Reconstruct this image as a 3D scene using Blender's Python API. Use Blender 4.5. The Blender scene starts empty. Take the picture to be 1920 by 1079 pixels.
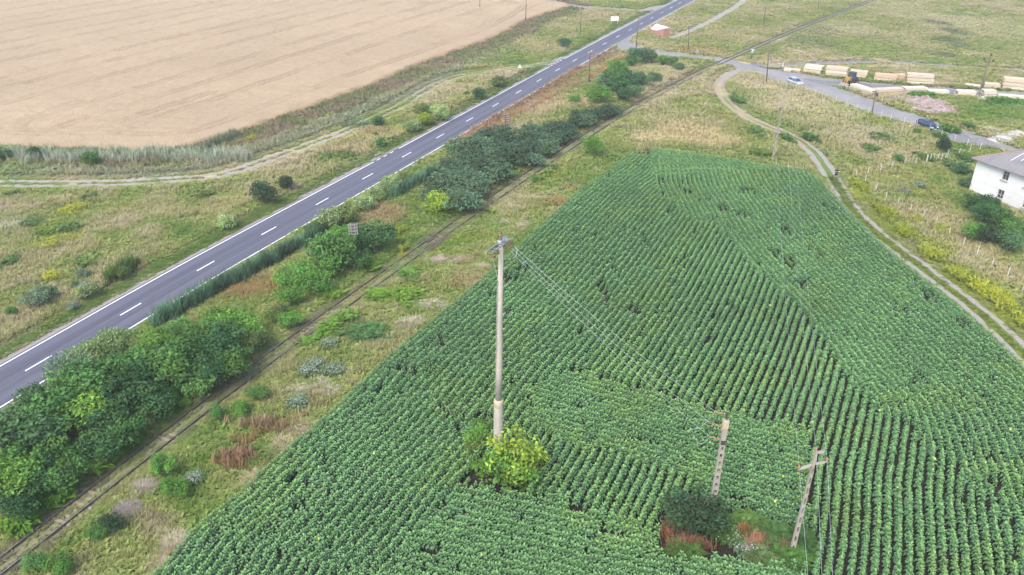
import bpy, bmesh, math, random
import numpy as np
from mathutils import Vector, Matrix

S = bpy.context.scene
COL = S.collection
# ------------------------------------------------------------------ camera
FOC, PIT, CAMH = 1480.0, math.radians(28.05), 44.58
cam = bpy.data.objects.new('camera', bpy.data.cameras.new('camera'))
COL.objects.link(cam)
cam.location = (0, 0, CAMH)
cam.rotation_euler = (math.radians(90) - PIT, 0, 0)
cam.data.sensor_width = 36.0
cam.data.lens = FOC / 1920 * 36.0
cam.data.clip_start = 0.5
cam.data.clip_end = 6000
S.camera = cam
# ------------------------------------------------------------------ sky, sun, exposure
SUN_EL, SUN_AZ = math.radians(52), math.radians(-150)      # azimuth measured from +Y towards +X
w = bpy.data.worlds.new('World'); S.world = w; w.use_nodes = True
nt = w.node_tree
bg = nt.nodes['Background']
sky = nt.nodes.new('ShaderNodeTexSky')
sky.sky_type = 'NISHITA'; sky.sun_disc = False
sky.sun_elevation = SUN_EL; sky.sun_rotation = SUN_AZ
sky.air_density = 1.0; sky.dust_density = 2.5; sky.ozone_density = 1.0
nt.links.new(sky.outputs[0], bg.inputs[0])
bg.inputs[1].default_value = 0.15
sl = bpy.data.lights.new('sun', 'SUN'); so = bpy.data.objects.new('sun', sl); COL.objects.link(so)
sl.energy = 1.15; sl.angle = math.radians(24); sl.color = (1.0, 0.97, 0.92)
sd = Vector((math.sin(SUN_AZ) * math.cos(SUN_EL), math.cos(SUN_AZ) * math.cos(SUN_EL), math.sin(SUN_EL)))
so.rotation_euler = sd.to_track_quat('Z', 'Y').to_euler()
S.view_settings.view_transform = 'Standard'; S.view_settings.look = 'None'
S.view_settings.gamma = 1.0
S.view_settings.exposure = 1.45
S.render.engine = 'CYCLES'
S.cycles.max_bounces = 6; S.cycles.diffuse_bounces = 3; S.cycles.glossy_bounces = 2
S.cycles.transmission_bounces = 2; S.cycles.transparent_max_bounces = 4; S.cycles.volume_bounces = 0
S.cycles.use_denoising = True; S.cycles.denoiser = 'OPENIMAGEDENOISE'; S.cycles.denoising_input_passes = 'RGB_ALBEDO_NORMAL'; S.cycles.denoising_prefilter = 'ACCURATE'
# ------------------------------------------------------------------ photo pixel -> place
CP, SP = math.cos(PIT), math.sin(PIT)
def at(px, py, z=0.0):
    x = (px - 960) / FOC; y = -(py - 539.5) / FOC
    d = (x, CP + y * SP, -SP + y * CP)
    t = (CAMH - z) / -d[2]
    return np.array([d[0] * t, d[1] * t])
def at3(px, py, z=0.0):
    a = at(px, py, z); return np.array([a[0], a[1], z])
def atY(px, py, Y):                       # the point on the upright plane y = Y
    x = (px - 960) / FOC; y = -(py - 539.5) / FOC
    d = (x, CP + y * SP, -SP + y * CP); t = Y / d[1]
    return np.array([d[0] * t, Y, CAMH + d[2] * t])
def depth(p):
    return p[1] * CP - ((p[2] if len(p) > 2 else 0) - CAMH) * SP
def topix(x, y, z=0.0):
    d = y * CP - (z - CAMH) * SP
    return 960 + FOC * x / d, 539.5 - FOC * (y * SP + (z - CAMH) * CP) / d
# ------------------------------------------------------------------ noise and curves
def hash2(ix, iy, seed):
    h = (ix.astype(np.int64) * 374761393 + iy.astype(np.int64) * 668265263 + seed * 982451653) & 0xffffffff
    h = ((h ^ (h >> 13)) * 1274126177) & 0xffffffff
    h = h ^ (h >> 16)
    return (h & 0xffffff) / float(0xffffff)
def vnoise(x, y, s, seed):
    x = np.asarray(x) / s; y = np.asarray(y) / s
    ix = np.floor(x); iy = np.floor(y); fx = x - ix; fy = y - iy
    fx = fx * fx * (3 - 2 * fx); fy = fy * fy * (3 - 2 * fy)
    a = hash2(ix, iy, seed); b = hash2(ix + 1, iy, seed); c = hash2(ix, iy + 1, seed); d = hash2(ix + 1, iy + 1, seed)
    return (a * (1 - fx) + b * fx) * (1 - fy) + (c * (1 - fx) + d * fx) * fy
def fbm(x, y, s, seed, o=3):
    v = 0; a = 0.5; t = 0
    for i in range(o):
        v = v + a * vnoise(x, y, s / 2 ** i, seed + i * 17); t += a; a *= 0.55
    return v / t
def smooth(pts, step=1.0):                # Catmull-Rom through points, even steps
    P = np.array(pts, float); P = np.vstack([2 * P[0] - P[1], P, 2 * P[-1] - P[-2]])
    out = []
    for i in range(1, len(P) - 2):
        t = np.linspace(0, 1, 24, endpoint=False)[:, None]
        a, b, c, d = P[i - 1], P[i], P[i + 1], P[i + 2]
        out.append(0.5 * (2 * b + (c - a) * t + (2 * a - 5 * b + 4 * c - d) * t ** 2 + (3 * b - a - 3 * c + d) * t ** 3))
    q = np.vstack(out + [P[-2][None]])
    L = np.r_[0, np.cumsum(np.linalg.norm(np.diff(q, axis=0), axis=1))]
    n = max(2, int(L[-1] / step) + 1); s = np.linspace(0, L[-1], n)
    return np.stack([np.interp(s, L, q[:, k]) for k in range(q.shape[1])], 1)
def pix(pts): return np.array([at(*p) for p in pts])
def normals(P):
    t = np.gradient(P, axis=0); t /= np.linalg.norm(t, axis=1)[:, None]
    return np.stack([t[:, 1], -t[:, 0]], 1)        # to the right of travel
def inside(poly, x, y):
    r = np.zeros(np.shape(x), bool); n = len(poly); j = n - 1
    for i in range(n):
        xi, yi = poly[i]; xj, yj = poly[j]
        if yi != yj:
            r ^= ((yi > y) != (yj > y)) & (x < (xj - xi) * (y - yi) / (yj - yi) + xi)
        j = i
    return r
def seg_dist(P, x, y, signed=False):      # distance to a polyline (and which side: right of travel positive)
    best = np.full(np.shape(x), 1e9); side = np.zeros(np.shape(x))
    for a, b in zip(P[:-1], P[1:]):
        d = b - a; L2 = d @ d
        t = np.clip(((x - a[0]) * d[0] + (y - a[1]) * d[1]) / L2, 0, 1)
        ex = x - a[0] - t * d[0]; ey = y - a[1] - t * d[1]
        dd = np.hypot(ex, ey); m = dd < best
        best = np.where(m, dd, best)
        if signed: side = np.where(m, np.sign(ex * d[1] - ey * d[0]), side)
    return best * side if signed else best
def poly_dist(poly, x, y):                # positive inside
    P = np.vstack([poly, poly[:1]])
    return np.where(inside(poly, x, y), 1, -1) * seg_dist(P, x, y)
def sstep(a, b, x):
    t = np.clip((x - a) / (b - a), 0, 1); return t * t * (3 - 2 * t)
# ------------------------------------------------------------------ materials
def mat(name, base=(.5, .5, .5), rough=.8, metal=0.0, spec=.3, attr=None, objcol=False, layers=(), bump=None, coat=0):
    """layers: (scale xyz, threshold lo, hi, colour, amount[, coords]) mixes of noise; bump: (scale, strength, distance)"""
    m = bpy.data.materials.new(name); m.use_nodes = True; t = m.node_tree; b = t.nodes['Principled BSDF']
    b.inputs['Roughness'].default_value = rough; b.inputs['Metallic'].default_value = metal
    b.inputs['Specular IOR Level'].default_value = spec
    if coat: b.inputs['Coat Weight'].default_value = coat; b.inputs['Coat Roughness'].default_value = .05
    co = t.nodes.new('ShaderNodeTexCoord')
    if attr:
        n = t.nodes.new('ShaderNodeAttribute'); n.attribute_name = attr; src = n.outputs['Color']
    elif objcol:
        n = t.nodes.new('ShaderNodeObjectInfo'); src = n.outputs['Color']
    else:
        n = t.nodes.new('ShaderNodeRGB'); n.outputs[0].default_value = (*base, 1); src = n.outputs[0]
    for L in layers:
        sc, lo, hi, c, amt = L[:5]; cs = L[5] if len(L) > 5 else 'Object'
        mp = t.nodes.new('ShaderNodeMapping'); mp.inputs['Scale'].default_value = sc if hasattr(sc, '__len__') else (sc,) * 3
        if cs == 'UV': t.links.new(co.outputs['UV'], mp.inputs[0])
        else: t.links.new(co.outputs[cs], mp.inputs[0])
        no = t.nodes.new('ShaderNodeTexNoise'); no.inputs['Scale'].default_value = 1; no.inputs['Detail'].default_value = 5
        t.links.new(mp.outputs[0], no.inputs['Vector'])
        r = t.nodes.new('ShaderNodeMapRange'); r.inputs[1].default_value = lo; r.inputs[2].default_value = hi; r.inputs[4].default_value = amt
        t.links.new(no.outputs[0], r.inputs[0])
        mx = t.nodes.new('ShaderNodeMix'); mx.data_type = 'RGBA'
        if c == 'mul':
            mx.blend_type = 'MULTIPLY'; mx.inputs[7].default_value = (.35, .35, .35, 1)
        else: mx.inputs[7].default_value = (*c, 1)
        t.links.new(r.outputs[0], mx.inputs[0]); t.links.new(src, mx.inputs[6]); src = mx.outputs[2]
    t.links.new(src, b.inputs['Base Color'])
    if bump:
        no = t.nodes.new('ShaderNodeTexNoise'); no.inputs['Scale'].default_value = bump[0]; no.inputs['Detail'].default_value = 6
        t.links.new(co.outputs['Object'], no.inputs['Vector'])
        bp = t.nodes.new('ShaderNodeBump'); bp.inputs['Strength'].default_value = bump[1]; bp.inputs['Distance'].default_value = bump[2]
        t.links.new(no.outputs[0], bp.inputs['Height']); t.links.new(bp.outputs[0], b.inputs['Normal'])
    return m
def leaf_mat(name, attr=True, trans=.35, gloss=False):
    """leaves: object colour times the leaf's own tone, a little light passing through"""
    m = bpy.data.materials.new(name); m.use_nodes = True; t = m.node_tree
    t.nodes.remove(t.nodes['Principled BSDF']); out = t.nodes['Material Output']
    a = t.nodes.new('ShaderNodeAttribute'); a.attribute_name = 'col'; src = a.outputs['Color']
    if attr:
        oi = t.nodes.new('ShaderNodeObjectInfo'); mx = t.nodes.new('ShaderNodeMix'); mx.data_type = 'RGBA'; mx.blend_type = 'MULTIPLY'
        mx.inputs[0].default_value = 1
        t.links.new(oi.outputs['Color'], mx.inputs[6]); t.links.new(src, mx.inputs[7]); src = mx.outputs[2]
    d = t.nodes.new('ShaderNodeBsdfPrincipled' if gloss else 'ShaderNodeBsdfDiffuse'); tr = t.nodes.new('ShaderNodeBsdfTranslucent'); ms = t.nodes.new('ShaderNodeMixShader')
    ms.inputs[0].default_value = trans
    if gloss: d.inputs['Roughness'].default_value = .5; d.inputs['Specular IOR Level'].default_value = .3
    t.links.new(src, d.inputs[0]); t.links.new(src, tr.inputs[0])
    t.links.new(d.outputs[0], ms.inputs[1]); t.links.new(tr.outputs[0], ms.inputs[2]); t.links.new(ms.outputs[0], out.inputs[0])
    return m
# ------------------------------------------------------------------ mesh helpers
def tag(o, label=None, cat=None, group=None, kind=None):
    if label: o['label'] = label
    if cat: o['category'] = cat
    if group: o['group'] = group
    if kind: o['kind'] = kind
    return o
def link(name, me, m=None, parent=None):
    o = bpy.data.objects.new(name, me); COL.objects.link(o)
    if m is not None and not me.materials: me.materials.append(m)
    if parent is not None: o.parent = parent
    return o
def mesh(name, V, F, m=None, parent=None, smooth_=False):
    me = bpy.data.meshes.new(name); me.from_pydata([tuple(v) for v in V], [], [tuple(f) for f in F]); me.update()
    if smooth_: me.polygons.foreach_set('use_smooth', [True] * len(me.polygons))
    return link(name, me, m, parent)
def tri_mesh(name, V, T, col=None):       # big triangle soups from arrays
    me = bpy.data.meshes.new(name); V = np.ascontiguousarray(V, np.float32); T = np.ascontiguousarray(T, np.int32)
    me.vertices.add(len(V)); me.vertices.foreach_set('co', V.ravel())
    me.loops.add(T.size); me.loops.foreach_set('vertex_index', T.ravel())
    me.polygons.add(len(T)); me.polygons.foreach_set('loop_start', np.arange(0, T.size, T.shape[1], dtype=np.int32))
    me.polygons.foreach_set('loop_total', np.full(len(T), T.shape[1], np.int32))
    if col is not None:
        a = me.attributes.new('col', 'FLOAT_COLOR', 'POINT'); c = np.ones((len(V), 4), np.float32); c[:, :3] = col
        a.data.foreach_set('color', c.ravel())
    me.update(calc_edges=True); me.validate()
    return me
def empty(name, loc, rz=0.0, label=None, cat=None, group=None):
    o = bpy.data.objects.new(name, None); COL.objects.link(o); o.location = [float(v) for v in loc]; o.rotation_euler = (0, 0, rz)
    o.empty_display_size = .3
    return tag(o, label, cat, group)
class MB:
    """collects boxes, bars, tubes and lathes and links them as one mesh"""
    def __init__(s): s.V = []; s.F = []
    def add(s, V, F):
        n = len(s.V); s.V += [tuple(map(float, v)) for v in V]; s.F += [tuple(i + n for i in f) for f in F]; return s
    def box(s, c, size, R=None, taper=(1, 1), bev=0.0):
        hx, hy, hz = [v / 2 for v in size]
        V = []
        for z, k in ((-hz, (1, 1)), (hz, taper)):
            for x, y in ((-hx, -hy), (hx, -hy), (hx, hy), (-hx, hy)):
                V.append(Vector((x * k[0], y * k[1], z)))
        if R is not None: V = [R @ v for v in V]
        V = [v + Vector(c) for v in V]
        return s.add(V, [(3, 2, 1, 0), (4, 5, 6, 7), (0, 1, 5, 4), (1, 2, 6, 5), (2, 3, 7, 6), (3, 0, 4, 7)])
    def tube(s, P, r, n=8, caps=True):
        P = [Vector(p) for p in P]; r = r if hasattr(r, '__len__') else [r] * len(P); V = []; F = []
        for i, p in enumerate(P):
            d = (P[min(i + 1, len(P) - 1)] - P[max(i - 1, 0)]).normalized()
            u = d.cross(Vector((0, 0, 1))); u = u.normalized() if u.length > 1e-3 else Vector((1, 0, 0)); v = d.cross(u).normalized()
            for k in range(n):
                a = 2 * math.pi * k / n; V.append(p + (u * math.cos(a) + v * math.sin(a)) * r[i])
        for i in range(len(P) - 1):
            for k in range(n): F.append((i * n + k, i * n + (k + 1) % n, (i + 1) * n + (k + 1) % n, (i + 1) * n + k))
        if caps: F += [tuple(range(n))[::-1], tuple(range((len(P) - 1) * n, len(P) * n))]
        return s.add(V, F)
    def lathe(s, prof, c=(0, 0, 0), n=10, R=None):
        V = []; F = []
        for r, z in prof:
            for k in range(n):
                a = 2 * math.pi * k / n; v = Vector((r * math.cos(a), r * math.sin(a), z))
                V.append((R @ v if R is not None else v) + Vector(c))
        m = len(prof)
        for i in range(m - 1):
            for k in range(n): F.append((i * n + k, i * n + (k + 1) % n, (i + 1) * n + (k + 1) % n, (i + 1) * n + k))
        F += [tuple(range(n))[::-1], tuple(range((m - 1) * n, m * n))]
        return s.add(V, F)
    def prism(s, prof, y0, y1, R=None, c=(0, 0, 0)):     # (x, z) outline pulled along y
        n = len(prof); V = [Vector((x, y0, z)) for x, z in prof] + [Vector((x, y1, z)) for x, z in prof]
        if R is not None: V = [R @ v for v in V]
        V = [v + Vector(c) for v in V]
        return s.add(V, [tuple(range(n)), tuple(range(n, 2 * n))[::-1]] + [(i, i + n, (i + 1) % n + n, (i + 1) % n) for i in range(n)])
    def build(s, name, m, parent=None, smooth_=False, bevel=0.0):
        o = mesh(name, s.V, s.F, m, parent, smooth_)
        bm = bmesh.new(); bm.from_mesh(o.data); bmesh.ops.recalc_face_normals(bm, faces=bm.faces)
        if bevel: bmesh.ops.bevel(bm, geom=[e for e in bm.edges if e.is_manifold and e.calc_face_angle(0) > .5], offset=bevel, segments=1, affect='EDGES')
        bm.to_mesh(o.data); bm.free(); return o
def sheet(name, poly, z, m, jitter=0.0, label=None, cat=None, kind='structure', step=1.2):
    P = np.asarray(poly, float)
    if jitter:
        Q = []
        for i in range(len(P)):
            a, b = P[i], P[(i + 1) % len(P)]; n = max(1, int(np.linalg.norm(b - a) / step))
            for k in range(n): Q.append(a + (b - a) * k / n)
        P = np.array(Q); P = P + (np.stack([vnoise(P[:, 0], P[:, 1], 2.0, 5), vnoise(P[:, 0], P[:, 1], 2.0, 9)], 1) - .5) * 2 * jitter
    me = bpy.data.meshes.new(name); bm = bmesh.new()
    f = bm.faces.new([bm.verts.new((p[0], p[1], z)) for p in P]); f.normal_update()
    if f.normal.z < 0: f.normal_flip()
    bmesh.ops.triangulate(bm, faces=[f]); bm.to_mesh(me); bm.free()
    return tag(link(name, me, m), label, cat, None, kind)
def ribbon(P, o0, o1, z, jit=0.0, seed=1, zedge=None):
    """strip beside polyline P from offset o0 to o1 (right positive); returns V, F, uv"""
    N = normals(P); L = np.r_[0, np.cumsum(np.linalg.norm(np.diff(P, axis=0), axis=1))]
    a = np.broadcast_to(o0, len(P)) + (vnoise(L, L * 0, 1.6, seed) - .5) * 2 * jit + (vnoise(L, L * 0, 6, seed + 3) - .5) * 2 * jit
    b = np.broadcast_to(o1, len(P)) + (vnoise(L, L * 0, 1.6, seed + 1) - .5) * 2 * jit + (vnoise(L, L * 0, 6, seed + 4) - .5) * 2 * jit
    A = P + N * a[:, None]; B = P + N * b[:, None]; n = len(P)
    V = np.zeros((2 * n, 3)); V[0::2, :2] = A; V[1::2, :2] = B; V[:, 2] = z
    F = [(2 * i, 2 * i + 1, 2 * i + 3, 2 * i + 2) for i in range(n - 1)]
    uv = np.zeros((2 * n, 2)); uv[0::2, 0] = a; uv[1::2, 0] = b; uv[0::2, 1] = L; uv[1::2, 1] = L
    return V, F, uv
def strips(name, parts, m, label=None, kind='structure', cat=None):
    V = []; F = []; U = []
    for v, f, u in parts:
        n = len(V); V += list(v); F += [tuple(i + n for i in q) for q in f]; U += list(u)
    o = mesh(name, V, F, m); me = o.data; lay = me.uv_layers.new(name='UVMap')
    for lp in me.loops: lay.data[lp.index].uv = U[lp.vertex_index]
    bm = bmesh.new(); bm.from_mesh(me); bmesh.ops.recalc_face_normals(bm, faces=bm.faces)
    for f in bm.faces:
        if f.normal.z < 0: f.normal_flip()
    bm.to_mesh(me); bm.free()
    return tag(o, label, cat, None, kind)

# ================================================================== the lie of the land (measured on the photo, in metres)
DASH = [(45.7, 698.7), (368.7, 510.1), (594.8, 384.3), (755.5, 295.5), (923.1, 201.3), (1040.7, 134.7), (1129.8, 85), (1198.9, 47.1), (1271.8, 8.3)]
rd = pix(DASH)
d0 = (rd[0] - rd[1]) / np.linalg.norm(rd[0] - rd[1]); d1 = (rd[-1] - rd[-2]) / np.linalg.norm(rd[-1] - rd[-2])
ROAD = smooth(np.vstack([rd[0] + d0 * 60, rd[0] + d0 * 30, rd, rd[-1] + d1 * 150, rd[-1] + d1 * 500]), 2.0)
RAILC = [(35, 1039), (263, 860), (443.5, 720.5), (640, 576), (946, 359.5), (1140.5, 231), (1280, 152.7), (1367, 111), (1506, 51), (1637, 0)]
rr = pix(RAILC); e0 = (rr[0] - rr[1]) / np.linalg.norm(rr[0] - rr[1]); e1 = (rr[-1] - rr[-2]) / np.linalg.norm(rr[-1] - rr[-2])
RAIL = smooth(np.vstack([rr[0] + e0 * 40, rr, rr[-1] + e1 * 120, rr[-1] + e1 * 400]), 1.5)
FTRACK = smooth(pix([(1400, 128), (1372, 138), (1354, 150), (1348, 163), (1360, 187), (1390, 213.5), (1430, 233.6), (1467, 248.6), (1497, 263.6), (1527, 287), (1549, 317), (1568, 346), (1590, 382), (1613, 410), (1657, 449), (1747, 517), (1836, 586), (1920, 665), (2050, 790)]), 1.0)
LTRACK = smooth(pix([(-120, 346), (0, 344.5), (110, 345), (213.5, 343.7), (300, 338.7), (410, 328.7), (500, 300), (584, 270), (640, 249), (700, 222), (753, 197), (807, 164), (853, 145), (907, 135), (974, 126), (1030, 118), (1060, 108)]), 1.0)
STRACK = smooth(pix([(410, 329), (470, 322), (540, 316), (600, 310), (660, 300), (705, 288)]), 1.0)
FARROAD = smooth(pix([(930, -12), (1024, 1), (1080, 12.3), (1132, 16), (1190, 19.5), (1215, 18), (1240, 12)]), 2.0)
COALROAD = smooth(pix([(1405, 121), (1440, 123.5), (1487, 122), (1544, 119), (1600, 117), (1660, 116.5), (1690, 118), (1740, 120.5), (1797, 125), (1860, 129), (1920, 132), (2050, 141)]), 2.0)
SIDE_UP = [(1150, 93), (1187, 67), (1182.7, 80.2), (1198, 87.5), (1223, 92.7), (1265, 99), (1306.7, 104), (1340, 107.8), (1375, 113.4), (1431, 127.5), (1469, 133), (1544, 146), (1640, 155.5), (1700, 161), (1760, 164), (1840, 169), (1920, 174), (2040, 182), (2040, 196), (1920, 189), (1868, 186), (1830, 183), (1793, 182), (1738, 177), (1696, 178.5), (1642, 181), (1632, 181), (1592, 168), (1560, 160), (1592, 173), (1640, 190), (1680, 204.4), (1758, 230), (1836, 253.4), (1880, 270), (1960, 295), (2040, 322)]
SIDE_LO = [(2040, 340), (1920, 296), (1862, 276.7), (1778, 258), (1713, 236), (1660, 222), (1621.6, 210), (1583, 196), (1544, 181.7), (1505, 167.5), (1475, 158.4), (1440, 150), (1418, 141), (1390, 134), (1372, 124), (1340, 113.5), (1265, 107), (1223, 102.6), (1181.7, 97), (1153.5, 95), (1140, 101)]
SIDE = pix(SIDE_UP + SIDE_LO)
WHEAT = pix([(-260, 292), (0, 280), (133, 283.6), (233, 287.6), (317, 288.6), (367, 277), (434, 257), (500, 233.6), (567, 210), (640, 184), (707, 160), (773.5, 128.5), (840, 103.4), (907, 80), (957, 58.4), (974, 46), (1024, 28), (1070, 14), (1066, 10), (1024, 3.3), (1000, -6), (950, -30), (900, -60), (-900, -60)])
FIELD_L = pix([(210, 1150), (300, 1075), (360, 1002), (443, 935), (533, 850), (640, 760), (740, 664), (807, 608), (927, 507), (1024, 417), (1090, 358), (1140.5, 322), (1176, 293)])
FIELD_T = pix([(1192, 286), (1230, 284), (1280, 290), (1363, 303), (1430, 316), (1480, 323), (1514, 327)])
FIELD_R = pix([(1540, 343), (1557, 366), (1600, 409), (1640, 450), (1714, 514), (1780, 566), (1847, 625), (1920, 695), (2050, 820), (2230, 1150)])
FIELD = np.vstack([FIELD_L, FIELD_T, FIELD_R])
HOUSE_A, HOUSE_B = at(1815.7, 360), at(1920, 401)
hu = (HOUSE_B - HOUSE_A) / np.linalg.norm(HOUSE_B - HOUSE_A); hn = np.array([-hu[1], hu[0]])
if hn[1] < 0: hn = -hn
HOUSE = np.array([HOUSE_A, HOUSE_A + hu * 16, HOUSE_A + hu * 16 + hn * 10, HOUSE_A + hn * 10])

# ------------------------------------------------------------------ what grows where
PAL = np.array([[.485, .41, .29], [.425, .385, .21], [.305, .325, .115], [.20, .275, .07], [.115, .20, .05]])
def ramp(t):
    t = np.clip(t, 0, .9999) * 4; i = t.astype(int); f = (t - i)[..., None]
    return PAL[i] * (1 - f) + PAL[i + 1] * f
# patches seen on the photo: centre px, half-size px (x, y), colour, strength
PATCH = [
 # dry and pinkish places
 (1290, 255, 60, 22, (.42, .33, .21), .95), (1230, 268, 50, 12, (.45, .37, .23), .95), (1340, 265, 60, 22, (.42, .34, .21), .8), (1000, 205, 60, 18, (.38, .29, .20), .9), (1065, 190, 45, 15, (.40, .31, .21), .7), (720, 395, 60, 25, (.30, .22, .13), .9), (690, 420, 40, 18, (.33, .25, .15), .8),
 (475, 550, 60, 22, (.28, .185, .095), .9), (435, 545, 30, 15, (.28, .18, .10), .8), (1270, 148, 40, 10, (.38, .30, .21), .7), (1480, 195, 90, 18, (.40, .34, .24), .8), (1420, 165, 40, 14, (.40, .33, .24), .8), (1560, 215, 70, 18, (.38, .34, .22), .7), (1640, 250, 50, 16, (.36, .33, .23), .6),
 (440, 862, 38, 14, (.24, .12, .06), .9), (490, 800, 60, 14, (.26, .16, .085), .75), (600, 760, 45, 12, (.36, .29, .19), .7), (570, 790, 25, 10, (.40, .32, .2), .8), (640, 700, 30, 8, (.38, .31, .2), .8), (520, 870, 40, 20, (.27, .20, .10), .7), (420, 1000, 60, 30, (.30, .24, .13), .7), (330, 1040, 50, 25, (.29, .22, .13), .7), (240, 985, 18, 12, (.22, .17, .14), .9),
 (985, 425, 18, 12, (.40, .31, .24), .9), (860, 490, 35, 10, (.30, .21, .13), .6), (870, 540, 30, 10, (.27, .16, .10), .6), (1040, 385, 35, 8, (.27, .16, .09), .7), (1080, 350, 30, 10, (.33, .24, .15), .6), (1195, 185, 40, 6, (.40, .34, .25), .7), (1250, 160, 40, 5, (.42, .37, .28), .8),
 (240, 420, 50, 20, (.38, .31, .23), .8), (330, 395, 60, 16, (.36, .30, .19), .7), (430, 385, 50, 20, (.35, .29, .17), .7), (60, 500, 60, 30, (.33, .28, .17), .7), (20, 430, 40, 20, (.36, .33, .27), .7), (260, 500, 50, 14, (.30, .25, .14), .6), (150, 470, 70, 14, (.31, .27, .15), .5), (30, 620, 50, 25, (.32, .28, .16), .7), (160, 610, 30, 16, (.30, .25, .15), .6), (700, 255, 60, 14, (.37, .30, .19), .7), (640, 285, 50, 12, (.36, .29, .17), .7), (850, 170, 60, 14, (.37, .31, .21), .7), (925, 150, 50, 8, (.38, .31, .23), .7), (1120, 30, 40, 10, (.37, .29, .21), .7), (1000, 80, 60, 14, (.35, .29, .18), .5), (700, 250, 20, 8, (.3, .2, .13), .6), (500, 250, 60, 6, (.30, .23, .14), .5),
 (1230, 45, 60, 20, (.36, .29, .21), .6), (1340, 60, 60, 20, (.33, .28, .17), .6), (1320, 95, 70, 8, (.33, .23, .14), .7), (1480, 60, 70, 10, (.30, .27, .17), .5), (1850, 50, 120, 25, (.37, .33, .22), .6), (1700, 20, 80, 15, (.34, .31, .19), .5), (1600, 55, 60, 14, (.36, .32, .23), .6),
 (1760, 420, 40, 22, (.33, .27, .17), .7), (1700, 400, 40, 16, (.36, .29, .2), .7), (1850, 475, 60, 22, (.36, .30, .19), .8), (1800, 440, 40, 14, (.34, .27, .18), .7), (1640, 330, 40, 14, (.36, .28, .17), .5), (1745, 360, 30, 14, (.31, .22, .12), .4), (1590, 270, 50, 14, (.33, .29, .18), .5), (1905, 520, 40, 20, (.34, .28, .17), .7),
 # fresh and dark green places
 (350, 940, 60, 25, (.11, .17, .04), .6), (400, 850, 40, 25, (.10, .17, .03), .7), (690, 640, 45, 18, (.10, .16, .05), .7), (660, 625, 40, 14, (.07, .12, .05), .6), (760, 560, 60, 25, (.16, .20, .04), .5), (800, 480, 70, 25, (.17, .20, .04), .5), (570, 690, 40, 20, (.16, .18, .05), .5), (1140, 255, 60, 14, (.18, .22, .05), .6), (1040, 330, 40, 14, (.18, .21, .05), .6), (740, 440, 40, 18, (.15, .2, .04), .6), (760, 470, 20, 10, (.30, .30, .03), .7), (870, 445, 40, 14, (.15, .2, .035), .6),
 (100, 425, 60, 25, (.17, .20, .05), .6), (90, 460, 40, 20, (.17, .2, .045), .5), (20, 560, 40, 25, (.14, .18, .05), .6), (140, 395, 25, 8, (.36, .34, .03), .7), (105, 465, 14, 8, (.33, .33, .03), .7), (95, 525, 14, 7, (.36, .34, .02), .8), (120, 450, 25, 8, (.26, .28, .04), .6), (110, 395, 20, 6, (.10, .15, .06), .5), (640, 300, 50, 6, (.07, .13, .03), .8), (870, 110, 60, 12, (.20, .23, .07), .6), (950, 95, 50, 12, (.19, .22, .08), .6), (1010, 110, 50, 8, (.17, .2, .06), .5),
 (1420, 40, 60, 12, (.19, .21, .07), .5), (1530, 60, 50, 14, (.15, .18, .07), .5), (1600, 90, 70, 18, (.19, .23, .08), .7), (1520, 80, 60, 14, (.13, .16, .07), .6), (1430, 95, 40, 10, (.13, .16, .07), .5), (1760, 45, 18, 5, (.10, .12, .08), .8), (1785, 60, 25, 7, (.11, .13, .09), .7), (1775, 75, 25, 6, (.11, .13, .09), .8), (1770, 103, 25, 5, (.10, .13, .08), .8), (1795, 85, 20, 6, (.12, .14, .09), .7), (1650, 80, 60, 14, (.19, .22, .08), .6), (1690, 110, 60, 8, (.19, .22, .08), .5),
 (1860, 210, 80, 22, (.12, .19, .045), .9), (1790, 215, 50, 12, (.15, .2, .05), .7), (1900, 195, 60, 8, (.08, .16, .04), .9), (1840, 240, 40, 10, (.24, .26, .12), .6), (1780, 235, 40, 10, (.16, .2, .05), .6), (1700, 340, 60, 20, (.20, .22, .06), .6), (1640, 230, 40, 14, (.22, .22, .07), .5), (1760, 320, 50, 16, (.17, .2, .06), .6), (1820, 380, 30, 20, (.14, .17, .06), .6),
 (1620, 370, 30, 22, (.24, .26, .04), .7), (1680, 420, 30, 24, (.22, .25, .04), .7), (1740, 470, 30, 24, (.23, .26, .03), .7), (1830, 540, 40, 26, (.26, .29, .03), .8), (1890, 590, 40, 30, (.25, .27, .04), .7), (1600, 350, 18, 14, (.23, .26, .05), .7), (1390, 250, 40, 20, (.20, .21, .07), .6), (1370, 190, 18, 14, (.1, .16, .06), .7), (1440, 270, 40, 16, (.18, .21, .06), .6), (1350, 220, 30, 14, (.24, .23, .08), .5), (1530, 250, 20, 10, (.1, .15, .06), .5),
 (1500, 330, 40, 12, (.2, .2, .07), .5)]
PC = np.array([at(p[0], p[1]) for p in PATCH])
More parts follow.
